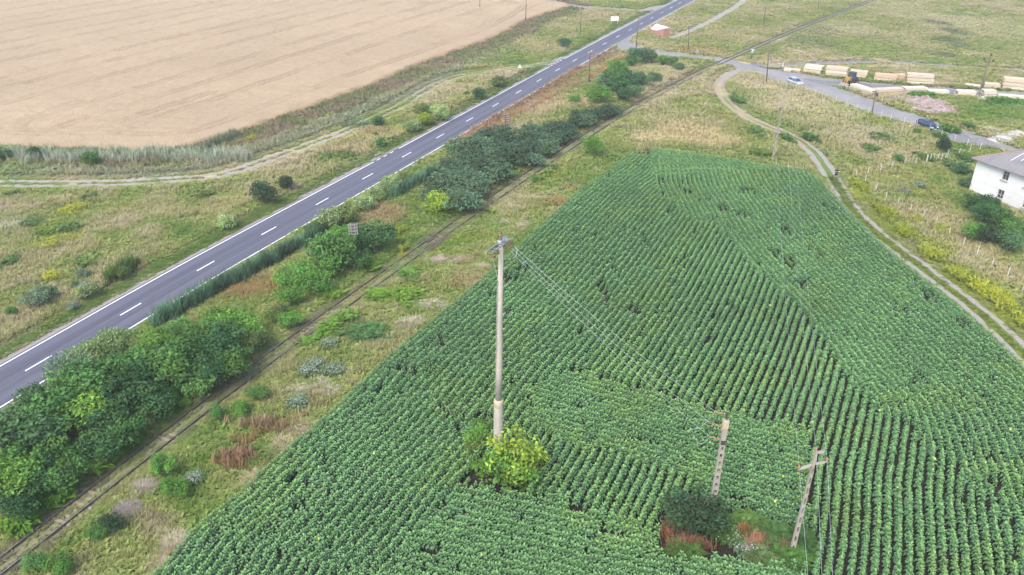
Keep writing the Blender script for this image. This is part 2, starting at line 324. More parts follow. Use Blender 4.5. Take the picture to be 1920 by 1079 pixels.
def biome(x, y):
    """plant cover colour (linear) at ground points"""
    x = np.asarray(x, float); y = np.asarray(y, float)
    n1 = fbm(x, y, 16, 11); n2 = fbm(x, y, 4.5, 23); n3 = fbm(x, y, 1.3, 37, 2)
    t = .44 + (n1 - .5) * .75 + (n2 - .5) * .75 + (n3 - .5) * .35
    sr = seg_dist(ROAD[::4], x, y, True)
    corr = (sr > 3) & (x < 40)
    t = t + np.where(corr & (y < 140), .20, 0) + np.where(sr < -3, .03, 0)
    c = ramp(t)
    wx = x + (n2 - .5) * 7; wy = y + (n1 - .5) * 9 + (n3 - .5) * 3
    for p, q in zip(PATCH, PC):
        s = depth(q) / FOC; ax = p[2] * s; ay = p[3] * s * math.hypot(q[0], math.hypot(q[1], CAMH)) / CAMH
        m = (np.abs(wx - q[0]) < ax * 2) & (np.abs(wy - q[1]) < ay * 2)
        if not m.any(): continue
        r = np.hypot((wx[m] - q[0]) / ax, (wy[m] - q[1]) / ay)
        k = (sstep(1.25, .35, r) * p[5])[:, None]
        c[m] = c[m] * (1 - k) + (np.array(p[4]) * PG * (.8 + .4 * n3[m][:, None])) * k
    # verges of the main road
    al = np.abs(sr)
    k = (sstep(4.2, 4.6, -sr) * sstep(7.2, 5.6, -sr) * .85)[..., None]; c = c * (1 - k) + np.array([.085, .155, .035]) * k
    k = (sstep(3.6, 4.2, sr) * sstep(8.2, 6.4, sr) * sstep(136, 142, y) * sstep(232, 215, y) * .95 * (.6 + .6 * n3))[..., None]
    c = c * (1 - k) + np.array([.28, .175, .115]) * k
    # reddish dry weeds and dark stems in the ditch beside the wheat
    wd = poly_dist(WHEAT, x, y)
    far = sstep(-95, -70, x)
    k = (sstep(-9, -6.5, wd + (n2 - .5) * 4) * sstep(.6, -.4, wd) * far)[..., None]
    dc = np.where((n2 > .52)[..., None], np.array([.27, .21, .145]), np.array([.19, .20, .09]))
    c = c * (1 - k * .9) + dc * k * .9
    k = (sstep(-9, -7, wd) * sstep(-2, -4, wd) * (1 - far) * .7)[..., None]
    c = c * (1 - k) + np.array([.25, .27, .16]) * k
    k = (sstep(-14, -11.5, wd + (n2 - .5) * 4) * sstep(-7.5, -9.5, wd) * far * sstep(230, 200, y) * .75)[..., None]
    c = c * (1 - k) + np.array([.29, .30, .20]) * k
    # fresh strip along the farm track
    df = seg_dist(FTRACK[::3], x, y, True)
    k = (sstep(2.2, .8, np.abs(df)) * sstep(160, 145, y) * .85)[..., None]; c = c * (1 - k) + np.array([.09, .155, .03]) * k
    k = (sstep(6, 3, np.abs(df)) * sstep(118, 105, y) * .6)[..., None]; c = c * (1 - k) + np.array([.17, .21, .04]) * k
    # trodden earthy ground by the rails
    dr = np.abs(seg_dist(RAIL[::4], x, y))
    k = (sstep(2.6, 1.2, dr) * (.25 + .5 * sstep(.45, .7, n2)) )[..., None]; c = c * (1 - k) + np.array([.20, .16, .115]) * k
    return np.clip(c, .01, .9)
PG = np.array([1.27, 1.33, 1.14])
rng = np.random.default_rng(12)

# ------------------------------------------------------------------ ground, one sheet to the horizon
def axis(a, b, st, lo, hi):
    mid = np.arange(a, b, st); L = []; v = a; s = st
    while v > lo: s *= 1.35; v -= s; L.append(v)
    R = []; v = mid[-1]; s = st
    while v < hi: s *= 1.35; v += s; R.append(v)
    return np.r_[L[::-1], mid, R]
gx = axis(-150, 190, .75, -700, 700); gy = axis(30, 345, .75, -80, 900)
X, Y = np.meshgrid(gx, gy); nx, ny = len(gx), len(gy)
C = biome(X.ravel(), Y.ravel())
V = np.stack([X.ravel(), Y.ravel(), np.zeros(X.size)], 1)
i = np.arange(nx * ny).reshape(ny, nx)
T = np.stack([i[:-1, :-1].ravel(), i[:-1, 1:].ravel(), i[1:, 1:].ravel(), i[1:, :-1].ravel()], 1)
M_ground = mat('meadow_ground', attr='col', rough=.95, spec=.05, layers=[(2.2, .45, .75, 'mul', .35), (.9, .5, .72, (.34, .29, .18), .3), (6, .5, .7, (.12, .16, .05), .25)], bump=(3.0, .8, .25))
tag(link('ground', tri_mesh('ground', V, T, C), M_ground), 'flat meadow ground of mixed dry tan and green grass', None, None, 'structure')

# ------------------------------------------------------------------ main road
M_asph = mat('asphalt_lilac_grey', (.108, .108, .135), .85, spec=.2, layers=[((1.1, .010, 1), .42, .58, (.07, .07, .092), .9, 'UV'), ((.9, .05, 1), .5, .7, (.125, .125, .15), .4, 'UV'), (9.0, .4, .75, (.15, .15, .17), .25), (.25, .5, .7, (.09, .09, .11), .4)], bump=(30, .25, .01))
M_shoul = mat('gravel_shoulder', (.27, .235, .215), .95, spec=.1, layers=[(5, .45, .65, (.18, .155, .14), .7), (1.2, .5, .7, (.20, .19, .12), .5), (20, .4, .7, (.38, .35, .32), .4)], bump=(12, .6, .04))
M_paint = mat('road_paint', (.80, .80, .79), .6, layers=[(4, .55, .75, (.55, .55, .56), .5)])
strips('road_shoulder', [ribbon(ROAD, -4.55, -3.3, .02, .16, 3), ribbon(ROAD, 3.3, 4.15, .02, .2, 8)], M_shoul, 'pale gravel shoulders along the asphalt road')
Vr, Fr, Ur = [], [], []
offs = [-3.5, -3.0, -1.5, 0, 1.5, 3.0, 3.5]
pr = [ribbon(ROAD, a, b, 0, 0) for a, b in zip(offs[:-1], offs[1:])]
for (v, f, u), a, b in zip(pr, offs[:-1], offs[1:]):
    v[0::2, 2] = .10 - abs(a) * .011; v[1::2, 2] = .10 - abs(b) * .011
strips('road', pr, M_asph, 'two lane grey asphalt road with white markings')
# a narrow sealed crack along the middle
LR = np.r_[0, np.cumsum(np.linalg.norm(np.diff(ROAD, axis=0), axis=1))]
def road_s(px):
    p = at(*px); return LR[np.argmin(np.linalg.norm(ROAD - p, axis=1))]
def piece(s0, s1, a, b, z, n=4):
    s = np.linspace(s0, s1, n); N = normals(ROAD)
    P = np.stack([np.interp(s, LR, ROAD[:, k]) for k in (0, 1)], 1)
    return ribbon(P, a, b, z)
def zr(o): return .10 - abs(o) * .011 + .005
marks = []
s_first = road_s((45.7, 698.7)); s_14 = road_s((1271.8, 8.3))
for k in range(-6, 42):
    s = s_first + (s_14 - s_first) / 22 * k
    if s < 0: continue
    marks.append(piece(s, s + 3.05, -.085, .085, zr(0)))
def edge(o, gaps):
    cuts = sorted(gaps); s = 0
    for a, b in cuts:
        marks.append(piece(s, a, o - .085, o + .085, zr(o), max(2, int((a - s) / 3)))); q = a + .9
        while q + 1.2 < b: marks.append(piece(q, q + 1.1, o - .085, o + .085, zr(o), 2)); q += 2.1
        s = b
    marks.append(piece(s, LR[-1] - 1, o - .085, o + .085, zr(o), int((LR[-1] - s) / 3)))
edge(-3.16, [(road_s((720, 310)), road_s((767, 285))), (road_s((1055, 128)), road_s((1078, 114))), (road_s((1216, 38)), road_s((1258, 16)))])
edge(3.16, [(road_s((1122, 90)), road_s((1177, 59)))])
strips('road_markings', marks, M_paint, 'white edge lines and centre dashes on the asphalt road')
M_crack = mat('sealed_joint', (.07, .07, .085), .8)
strips('road_joint', [piece(0, road_s((640, 360)), -.02, .02, .104, 40)], M_crack, 'thin dark joint along the road centre')

# ------------------------------------------------------------------ other roads and tracks
M_side = mat('worn_asphalt', (.215, .205, .193), .9, spec=.2, layers=[(.16, .45, .62, (.27, .258, .24), .7), (.5, .5, .7, (.155, .148, .145), .6), (8, .4, .7, (.28, .275, .27), .3)], bump=(10, .3, .02))
sheet('side_road', SIDE, .032, M_side, .35, 'worn pale asphalt side road and storage yard')
M_dirt = mat('dry_dirt', (.275, .248, .22), .95, spec=.05, layers=[(.8, .42, .65, (.27, .235, .195), .8), (4, .45, .7, (.36, .33, .29), .5)], bump=(6, .6, .06))
M_brick = mat('brick_rubble_dirt', (.32, .225, .18), .95, spec=.05, layers=[(1.2, .42, .62, (.36, .29, .24), .8), (5, .5, .7, (.25, .15, .12), .5)], bump=(6, .6, .06))
def ruts(name, P, m, label, gap=.95, wd=.62, jit=.12, z=.01):
    strips(name, [ribbon(P, -gap - wd / 2, -gap + wd / 2, z, jit, 4), ribbon(P, gap - wd / 2, gap + wd / 2, z, jit, 14)], m, label)
iy = np.argmin(np.abs(FTRACK[:, 1] - 138)); it = np.argmin(np.linalg.norm(FTRACK - at(1350, 155), axis=1))
strips('farm_track', [ribbon(FTRACK[iy:], -1.35, -.6, .010, .12, 4), ribbon(FTRACK[iy:], .55, 1.4, .010, .14, 14), ribbon(FTRACK[:it + 2], -1.25, 1.25, .011, .3, 24)], M_dirt, 'pale two rut farm track curving past the sunflowers')
strips('brick_track', [ribbon(FTRACK[it:iy + 2], -1.45, -.4, .014, .18, 5), ribbon(FTRACK[it:iy + 2], .35, 1.4, .014, .18, 6)], M_brick, 'reddish brick rubble stretch of the farm track')
M_mud = mat('grey_dirt', (.285, .265, .235), .95, spec=.05, layers=[(.5, .42, .62, (.34, .32, .285), .8), (3, .45, .7, (.21, .19, .16), .5), (1.5, .54, .68, (.22, .24, .09), .7)], bump=(6, .6, .06))
nL = np.argmin(np.linalg.norm(LTRACK - at(640, 249), axis=1)); nM = np.argmin(np.linalg.norm(LTRACK - at(330, 336), axis=1))
strips('dirt_track', [ribbon(LTRACK[:nM + 2], -1.75, -.35, .010, .3, 4), ribbon(LTRACK[:nM + 2], .2, 1.7, .010, .35, 14), ribbon(LTRACK[nM:nL + 2], -1.5, -.45, .012, .22, 6), ribbon(LTRACK[nM:nL + 2], .3, 1.45, .012, .22, 16), ribbon(LTRACK[nL:], -1.15, -.55, .010, .2, 7), ribbon(LTRACK[nL:], .45, 1.1, .010, .2, 17),
   ribbon(smooth(pix([(150, 347), (213, 348), (270, 346)]), 1), -1.3, 1.1, .016, .5, 9), ribbon(smooth(pix([(700, 290), (725, 281), (748, 272)]), 1), -.9, 1.3, .016, .5, 39), ribbon(STRACK, -.95, -.55, .008, .15, 21), ribbon(STRACK, .5, .95, .008, .15, 22)], M_mud, 'grey dirt track with two ruts through the left meadow')
strips('far_road', [ribbon(FARROAD, -2.2, 2.2, .024, .3, 4)], M_side, 'grey side road joining beyond the wheat')
sheet('far_junction', pix([(1175, 18), (1210, 16.5), (1229, 13.6), (1246, 8), (1254, 12), (1205, 31), (1200, 24), (1186, 21.5)]), .029, M_shoul, .3, 'gravel mouth of the far side road')
M_coal = mat('dark_cinder', (.165, .16, .165), .95, layers=[(.4, .45, .65, (.21, .205, .20), .7), (3, .4, .7, (.12, .115, .12), .5)], bump=(6, .5, .05))
strips('cinder_track', [ribbon(COALROAD[:28], -1.6, 2.4, .012, .5, 4), ribbon(COALROAD[27:], -1.5, 1.2, .012, .4, 14)], M_coal, 'dark cinder track behind the lumber yard')
sheet('cinder_patch', pix([(1500, 147), (1545, 152), (1600, 153), (1640, 159), (1700, 162), (1700, 168), (1640, 166), (1600, 160), (1582, 163), (1563, 163), (1535, 157)]), .037, M_coal, .4, 'dark cinder spread on the storage yard')
for k, pl in enumerate([[(1772, 168), (1800, 171), (1842, 175), (1842, 183), (1800, 182), (1778, 178)], [(1520, 172), (1532, 173), (1540, 176), (1528, 175.5)], [(1668, 220), (1688, 222), (1686, 226), (1672, 224)], [(1742, 243), (1770, 248), (1800, 262), (1770, 258), (1745, 250)], [(1158, 95.5), (1180, 94.5), (1172, 97.5), (1158, 97.5)]]):
    sheet('dark_stain', pix(pl), .038 + .001 * k, M_coal, .25, 'dark damp patch on the worn asphalt')
# far pale path beyond the bus shelter
FPATH = smooth(pix([(1260, 72), (1300, 55), (1340, 36), (1380, 12), (1402, -5), (1440, -30)]), 2)
strips('far_path', [ribbon(FPATH, -1.4, 1.6, .010, .4, 3)], M_mud, 'pale path through the far meadow')

# ------------------------------------------------------------------ railway
M_ball = mat('weedy_ballast', (.175, .18, .085), .95, layers=[(.6, .45, .6, (.19, .22, .065), .9), (3, .45, .65, (.26, .21, .15), .5), (9, .4, .7, (.12, .10, .08), .5)], bump=(8, .8, .06))
strips('railway_bed', [ribbon(RAIL, -1.15, 1.15, .007, .3, 5)], M_ball, 'weedy brown ballast strip under the rails')
track = empty('railway_track', (*RAIL[60], 0), 0, 'single railway track of two rusty rails between road and sunflowers', 'railway track')
M_rail = mat('rail_steel', (.10, .07, .055), .6, .3, layers=[((4, 4, 4), .5, .7, (.15, .09, .06), .7)])
M_railtop = mat('rail_top', (.36, .34, .32), .4, .75)
def rail_prof(o):
    N = normals(RAIL); A = RAIL + N * o
    prof = [(-.07, 0), (-.07, .03), (-.02, .05), (-.02, .13), (-.036, .14), (-.036, .178), (.036, .178), (.036, .14), (.02, .13), (.02, .05), (.07, .03), (.07, 0)]
    Vv = []; Ff = []; n = len(prof)
    for p, q in zip(A, N):
        for a, z in prof: Vv.append((p[0] + q[0] * a - track.location.x, p[1] + q[1] * a - track.location.y, z + .075))
    for k in range(len(A) - 1):
        for j in range(n): Ff.append((k * n + j, k * n + (j + 1) % n, (k + 1) * n + (j + 1) % n, (k + 1) * n + j))
    o_ = mesh('rail', Vv, Ff, M_rail, track)
    o_.data.materials.append(M_railtop)
    for k, f in enumerate(o_.data.polygons):
        if k % n == 5: f.material_index = 1
for o in (-.7525, .7525): rail_prof(o)
M_sleep = mat('old_sleeper', (.30, .235, .19), .9, layers=[((2, 30, 30), .45, .65, (.19, .13, .10), .8)])
LL = np.r_[0, np.cumsum(np.linalg.norm(np.diff(RAIL, axis=0), axis=1))]
def rail_at(s):
    p = np.array([np.interp(s, LL, RAIL[:, k]) for k in (0, 1)]); q = np.array([np.interp(s + .3, LL, RAIL[:, k]) for k in (0, 1)])
    return p, math.atan2(q[1] - p[1], q[0] - p[0])
sr0 = LL[np.argmin(np.linalg.norm(RAIL - at(120, 973), axis=1))]
vis = [(0, 6), (10.8, 2), (31, 2), (58, 2), (84, 3), (135, 4), (150, 6), (165, 5)]
for s0, n in vis:
    for k in range(n):
        p, a = rail_at(sr0 + s0 + k * .66)
        b = MB().box((0, 0, .03), (.25, 2.35, .09)).build('sleeper', M_sleep, track, bevel=.02)
        b.location = (p[0] - track.location.x, p[1] - track.location.y, 0); b.rotation_euler = (0, 0, a + random.Random(k + s0).uniform(-.02, .02))
# ================================================================== wheat
bx0, bx1, by0, by1 = WHEAT[:, 0].min(), WHEAT[:, 0].max(), WHEAT[:, 1].min(), 470.0
bx0 = max(bx0, -330)
xs = np.arange(bx0, bx1 + 1, .55); ys = np.r_[np.arange(by0 - 1, 330, .55), np.arange(330, by1, 3)]
WX, WY = np.meshgrid(xs, ys)
D = poly_dist(WHEAT, WX, WY) + (vnoise(WX, WY, 2.5, 71) - .5) * 1.2
D = np.minimum(D, 30)
# tyre lanes: pairs of pressed wheel lines
g0, g1 = at(67, 220), at(560, 78); wd_ = (g1 - g0) / np.linalg.norm(g1 - g0); wn = np.array([-wd_[1], wd_[0]])
u = (WX - g0[0]) * wn[0] + (WY - g0[1]) * wn[1] + (fbm(WX, WY, 60, 5) - .5) * 3
lane = np.full(WX.shape, 9.0)
for k in range(-8, 30):
    for s in (-.9, .9): lane = np.minimum(lane, np.abs(u - k * 12.5 - s + (0 if k % 3 else 3)))
lane = np.where(poly_dist(WHEAT, WX, WY) > 9, lane, 9)
for P in ([(-60, 254), (0, 254), (100, 257), (200, 255), (327, 257), (384, 247), (467, 217), (567, 180), (640, 152), (760, 112), (900, 62), (960, 32), (985, 14)], [(0, 248), (67, 249), (150, 249), (217, 239), (267, 222), (334, 200), (400, 178)], [(240, 248), (222, 243), (222, 236), (250, 226)], [(48, 250), (42, 241), (56, 231), (90, 218), (150, 196)], [(913, 52), (917, 44), (925, 39), (929, 37)], [(790, 12), (800, 8), (780, 3)], [(955, 12), (967, 9), (950, 3)]):
    Q = smooth(pix(P), 2)
    lane = np.minimum(lane, np.abs(seg_dist(Q, WX, WY) - .9))
rough_ = sstep(.50, .8, fbm(WX, WY, 9, 91)) * sstep(45, 15, D)
pressed = sstep(.72, .2, lane) * (.35 + .65 * sstep(.35, .6, fbm(WX, WY, 8, 44)))
lodge = sstep(.56, .72, fbm(WX * .55 + WY * .2, WY, 5, 33)) * sstep(60, 20, poly_dist(WHEAT, WX, WY))
hgt = .82 + (fbm(WX, WY, 7, 61) - .5) * .35 + (vnoise(WX, WY, 1.1, 62) - .5) * .2 - pressed * .3 - lodge * .12
Z = hgt * sstep(-.1, .9, D)
base = np.array([.345, .262, .166]); C = base[None, None] * (.86 + .28 * fbm(WX, WY, 26, 8)[..., None])
C = C * (1 - pressed[..., None] * .65) + np.array([.215, .15, .095]) * pressed[..., None] * .65
C = C * (1 - lodge[..., None] * .28) + np.array([.29, .205, .125]) * lodge[..., None] * .28
ed = sstep(2.2, .3, D)[..., None] * .7; C = C * (1 - ed) + np.array([.29, .18, .10]) * ed
ii = np.arange(WX.size).reshape(WX.shape)
ok = (D[:-1, :-1] > -.1) & (D[1:, 1:] > -.1) & (D[:-1, 1:] > -.1) & (D[1:, :-1] > -.1)
T = np.stack([ii[:-1, :-1], ii[:-1, 1:], ii[1:, 1:], ii[1:, :-1]], -1)[ok]
use = np.unique(T); rm = np.zeros(WX.size, np.int64); rm[use] = np.arange(len(use))
M_wheat = mat('ripe_wheat', attr='col', rough=.95, spec=.05, layers=[((.5, .2, 1), .42, .7, (.29, .205, .12), .35), (3.5, .45, .7, (.42, .32, .21), .4), (2.2, .5, .75, (.25, .17, .095), .3)], bump=(2.2, .7, .25))
wo = link('wheat_field', tri_mesh('wheat_field', np.stack([WX.ravel(), WY.ravel(), Z.ravel()], 1)[use], rm[T], C.reshape(-1, 3)[use]), M_wheat)
tag(wo, 'ripe pale golden wheat field with tractor lanes', 'wheat', None, 'stuff')

# ================================================================== instancing into one mesh
def scatter(protos, pos, rot, scl, col, pick):
    """merge copies of small prototypes (V, T, tone) into arrays"""
    Vs, Ts, Cs = [], [], []; off = 0
    for k, (pv, pt, pc) in enumerate(protos):
        m = pick == k
        n = int(m.sum())
        if not n: continue
        c, s = np.cos(rot[m]), np.sin(rot[m]); sc = scl[m]
        x = pv[None, :, 0] * sc[:, :1]; y = pv[None, :, 1] * sc[:, :1]; z = pv[None, :, 2] * sc[:, 1:2]
        V = np.stack([x * c[:, None] - y * s[:, None] + pos[m, 0:1], x * s[:, None] + y * c[:, None] + pos[m, 1:2], z + pos[m, 2:3]], -1)
        Vs.append(V.reshape(-1, 3)); Ts.append((pt[None] + (np.arange(n) * len(pv))[:, None, None]).reshape(-1, 3) + off); off += n * len(pv)
        Cs.append((col[m][:, None, :] * pc[None]).reshape(-1, 3))
    return np.vstack(Vs), np.vstack(Ts), np.vstack(Cs)
M_leaf = leaf_mat('leaf', True, .3)
M_blade = leaf_mat('grass_blade', False, .3)
M_sun = leaf_mat('sunflower_leaf', False, .10, True)

# ================================================================== sunflowers
def sunflower(seed, flower=False):
    r = np.random.default_rng(seed); V, T, C = [], [], []
    H = 1.0
    n = 14
    for k in range(n):
        f = k / (n - 1); z = .40 + .58 * f ** .8
        a = k * 2.39996 + r.uniform(-.3, .3)
        L = (.46 - .22 * f ** 2) * r.uniform(.88, 1.12); wdt = L * .82
        pit = math.radians(-22 + 52 * f) + r.uniform(-.2, .2)
        st = .05 + .07 * (1 - f)
        ca, sa = math.cos(a), math.sin(a)
        prof = [(0, 0, 0), (.30, .5, .05), (.68, .36, .02), (1.0, 0, -.16)]
        P = []
        for u, ww, b in prof:
            rad = st + L * u * math.cos(pit); zz = z + L * u * math.sin(pit) + b * L * (1.2 if f < .7 else .6)
            if ww == 0: P.append((rad * ca, rad * sa, zz))
            else:
                for s in (-1, 1): P.append((rad * ca - s * ww * wdt * sa, rad * sa + s * ww * wdt * ca, zz + .05 * L))
                P.append((rad * ca, rad * sa, zz - .05 * L))
        o = len(V); V += P
        # 0 base, 1 l, 2 r, 3 mid, 4 l, 5 r, 6 mid, 7 tip
        T += [(o + a_, o + b_, o + c_) for a_, b_, c_ in ((0, 3, 1), (0, 2, 3), (1, 3, 6), (1, 6, 4), (3, 2, 5), (3, 5, 6), (4, 6, 7), (6, 5, 7))]
        tone = (.64 + .50 * f) * r.uniform(.85, 1.15)  # row-flank shade put into the colour of lower leaves, besides older-leaf green
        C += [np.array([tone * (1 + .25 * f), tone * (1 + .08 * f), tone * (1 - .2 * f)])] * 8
    o = len(V)
    for z in (0, .95):
        for k in range(3): V.append((.018 * math.cos(k * 2.1), .018 * math.sin(k * 2.1), z)); C.append(np.array([.9, .9, .6]))
    for k in range(3): T += [(o + k, o + (k + 1) % 3, o + 3 + k), (o + (k + 1) % 3, o + 3 + (k + 1) % 3, o + 3 + k)]
    if flower:
        o = len(V); c = np.array([.07, -.1, 1.02]); V.append(tuple(c)); C.append(np.array([3, 1.2, .3]))
        for k in range(12):
            a = k * math.pi / 6; rr_ = .10 if k % 2 else .07
            V.append((c[0] + rr_ * math.cos(a), c[1] + rr_ * math.sin(a) * .8 - .02, c[2] + .02 + rr_ * math.sin(a) * .55)); C.append(np.array([5.5, 2.4, .3]))
        T += [(o, o + 1 + k, o + 1 + (k + 1) % 12) for k in range(12)]
    else:
        o = len(V)
        for k in range(5):
            a = k * 1.2566; V.append((.075 * math.cos(a), .075 * math.sin(a), .99)); C.append(np.array([1.75, 1.45, .75]))
        V.append((0, 0, 1.03)); C.append(np.array([1.9, 1.6, .7]))
        T += [(o + k, o + (k + 1) % 5, o + 5) for k in range(5)]
    return np.array(V), np.array(T), np.array(C)
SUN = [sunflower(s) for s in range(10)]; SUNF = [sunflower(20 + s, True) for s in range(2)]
M_soil = mat('field_soil', (.03, .025, .02), .95, spec=.05, layers=[(1.5, .45, .65, (.022, .018, .014), .7), (6, .5, .7, (.045, .036, .028), .4)], bump=(5, .7, .06))
sheet('field_soil', FIELD, .006, M_soil, .3, 'dark bare soil of the sunflower field')
ROWS = .74; STEP = .285
def offset_rows(P, sign, n, keep):
    out = []
    P = smooth(P, .5); N = normals(P) * sign
    for k in range(n):
        o = .45 + k * ROWS; Q = P + N * o
        L = np.r_[0, np.cumsum(np.linalg.norm(np.diff(Q, axis=0), axis=1))]
        s = np.arange(rng.uniform(0, STEP), L[-1], STEP)
        if k in (3, 7, 10, 15): s = s[(fbm(s, s * 0 + k * 7.3, 9, 41, 2) < .60) | (np.arange(len(s)) % 2 == 0)]
        W = np.stack([np.interp(s, L, Q[:, 0]), np.interp(s, L, Q[:, 1])], 1)
        d = np.gradient(W, axis=0); out.append(np.c_[W, np.arctan2(d[:, 1], d[:, 0])])
    out = np.vstack(out); return out[keep(out)]
def straight_rows(a, b, keep):
    a, b = at(*a), at(*b); d = (b - a) / np.linalg.norm(b - a); n = np.array([-d[1], d[0]])
    c = a; uu = np.arange(-70, 70, STEP); vv = np.arange(-60, 60, ROWS)
    U, W = np.meshgrid(uu, vv); P = c + U.ravel()[:, None] * d + W.ravel()[:, None] * n
    out = np.c_[P, np.full(len(P), math.atan2(d[1], d[0]))]; return out[keep(out)]
C_POLY = pix([(1225, 270), (1215, 320), (1240, 375), (1290, 420), (1340, 432), (1400, 500), (1423, 525), (1480, 572), (1513, 616), (1557, 670), (1597, 740), (1680, 805), (1763, 858), (1847, 965), (1920, 1030), (2100, 1200), (2300, 1200), (1920, 640), (1560, 330)])
D1 = pix([(985, 742), (1065, 706), (1200, 742), (1370, 792), (1512, 818), (1512, 1075), (1340, 960), (1285, 905), (1180, 868), (1060, 850), (985, 800)])
D2 = pix([(800, 990), (870, 925), (1040, 948), (1200, 1000), (1300, 1058), (1510, 1080), (1540, 1200), (640, 1200)])
def k_field(o): return poly_dist(FIELD, o[:, 0], o[:, 1]) > .25
def in_(poly, o, e=0.0): return inside(poly, o[:, 0], o[:, 1])
RA = offset_rows(FIELD_L, 1, 98, lambda o: k_field(o) & ~in_(C_POLY, o) & ~in_(D1, o) & ~in_(D2, o))
RC = offset_rows(np.vstack([pix([(1180, 180), (1400, 258), (1514, 318)]), FIELD_R]), 1, 70, lambda o: k_field(o) & in_(C_POLY, o))
R1 = straight_rows((1060, 722), (1500, 838), lambda o: k_field(o) & in_(D1, o))
R2 = straight_rows((872, 935), (1270, 1030), lambda o: k_field(o) & in_(D2, o))
PL = np.vstack([RA, RC, R1, R2])
# thin out overlaps where row systems meet, gaps, bare feet of the poles
x, y, a = PL.T
u = x * np.cos(a) + y * np.sin(a); v = -x * np.sin(a) + y * np.cos(a)
gap = fbm(u / 3.2, v / .8, 1.0, 77, 2)
stunt = gap > .80; keep = gap < .93
GAPS = [(960, 525, 26, 9), (985, 508, 20, 8), (930, 560, 18, 7), (1240, 340, 9, 6), (1155, 515, 8, 14), (1140, 560, 9, 16), (1186, 585, 12, 18), (1255, 402, 7, 12), (1210, 455, 6, 14), (1285, 360, 12, 8), (1355, 395, 10, 10), (1395, 408, 14, 9), (1470, 435, 8, 20), (1480, 500, 12, 16), (1450, 475, 10, 10), (1500, 535, 18, 12), (1400, 360, 20, 8), (1085, 702, 22, 5), (1140, 716, 30, 4.5), (1200, 730, 25, 4), (1260, 752, 30, 4), (1330, 775, 25, 4), (1512, 800, 4, 20), (1630, 780, 12, 8), (1690, 800, 10, 10), (1580, 720, 6, 14), (1740, 560, 12, 10), (1800, 610, 14, 10), (1710, 530, 10, 8), (1860, 910, 14, 20), (1790, 940, 10, 14), (1900, 1000, 10, 16), (1850, 860, 8, 8), (1920, 950, 8, 20), (957, 723, 6, 8), (880, 905, 14, 12), (1455, 700, 8, 10), (1100, 955, 12, 10), (1250, 865, 6, 10), (1560, 680, 8, 8), (850, 968, 9, 9), (1510, 990, 7, 30), (1530, 850, 8, 8), (1475, 925, 14, 8), (760, 700, 30, 4), (830, 640, 24, 4), (700, 800, 26, 4), (620, 900, 26, 4), (560, 960, 26, 4)]
for gx_, gy_, sx_, sy_ in GAPS:
    c = at(gx_, gy_ + 8); s = depth(c) / FOC; k = math.hypot(c[0], c[1], CAMH) / CAMH
    r = np.hypot((x - c[0]) / (sx_ * s), (y - c[1]) / (sy_ * s * k)) + (vnoise(u / 2.5, v / .5, 1, 3) - .5) * 1.3
    stunt |= r < .85; keep &= (r > .62) | (hash2(np.arange(len(x)), np.arange(len(x)) * 0, 5) < .45)
BARE1 = pix([(880, 908), (892, 870), (1000, 860), (1018, 892), (985, 945), (930, 938)])
BARE2 = pix([(1228, 1035), (1235, 975), (1300, 945), (1420, 985), (1520, 1005), (1512, 1068), (1420, 1072), (1330, 1058), (1255, 1062)])
for b in (BARE1, BARE2): keep &= ~inside(b, x, y)
keep &= rng.random(len(x)) > .03
# drop plants standing almost on another one
PL = PL[keep]; stunt = stunt[keep]
cell = {}
sel = np.ones(len(PL), bool)
for k, (px_, py_) in enumerate(PL[:, :2]):
    q = (int(px_ // .5), int(py_ // .5)); hit = False
    for dx in (-1, 0, 1):
        for dy in (-1, 0, 1):
            for (ox, oy) in cell.get((q[0] + dx, q[1] + dy), ()):
                if (ox - px_) ** 2 + (oy - py_) ** 2 < .22 ** 2: hit = True
    if hit: sel[k] = False
    else: cell.setdefault(q, []).append((px_, py_))
PL = PL[sel]; stunt = stunt[sel]; n = len(PL)
PL[:, :2] += rng.normal(0, .03, (n, 2))
hs = np.c_[rng.normal(.57, .065, n) * (.86 + .3 * fbm(PL[:, 0], PL[:, 1], 7, 52)), rng.normal(1.16, .10, n) * (.82 + .36 * fbm(PL[:, 0], PL[:, 1], 9, 51))]
edge_d = poly_dist(FIELD, PL[:, 0], PL[:, 1]); hs *= (.72 + .28 * sstep(.2, 1.8, edge_d))[:, None]; hs *= np.where(stunt[:, None], np.array([.72, .52]), 1)
SUNC = np.array([.114, .247, .108])
pc = SUNC * (.82 + .36 * fbm(PL[:, 0], PL[:, 1], 11, 81)[:, None]) * rng.uniform(.85, 1.15, (n, 1))
pc = pc * np.where((fbm(PL[:, 0], PL[:, 1], 5, 83) > .6)[:, None], np.array([1.12, 1.04, .9]), 1)
rot = rng.uniform(0, 6.28, n); pick = rng.integers(0, 10, n)
dist = np.sqrt(PL[:, 0] ** 2 + PL[:, 1] ** 2 + CAMH ** 2)
ppx, ppy = topix(PL[:, 0], PL[:, 1], .9)
vis_ = (ppx > 0) & (ppx < 1920) & (ppy > 0) & (ppy < 1079)
order = np.argsort(np.where(vis_, dist, 1e9)); near = np.zeros(n, bool); near[order[:300]] = True
M3 = np.c_[PL[:, :2], np.full(n, .006)]
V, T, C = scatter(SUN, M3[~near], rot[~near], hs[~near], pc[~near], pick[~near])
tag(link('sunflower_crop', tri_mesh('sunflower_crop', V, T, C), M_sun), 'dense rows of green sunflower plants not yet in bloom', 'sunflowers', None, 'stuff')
SUNM = []
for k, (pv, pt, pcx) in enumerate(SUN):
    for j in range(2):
        me = tri_mesh('sunflower_plant', pv, pt, pcx * SUNC * (1.0 if j else .9)); me.materials.append(M_sun); SUNM.append(me)
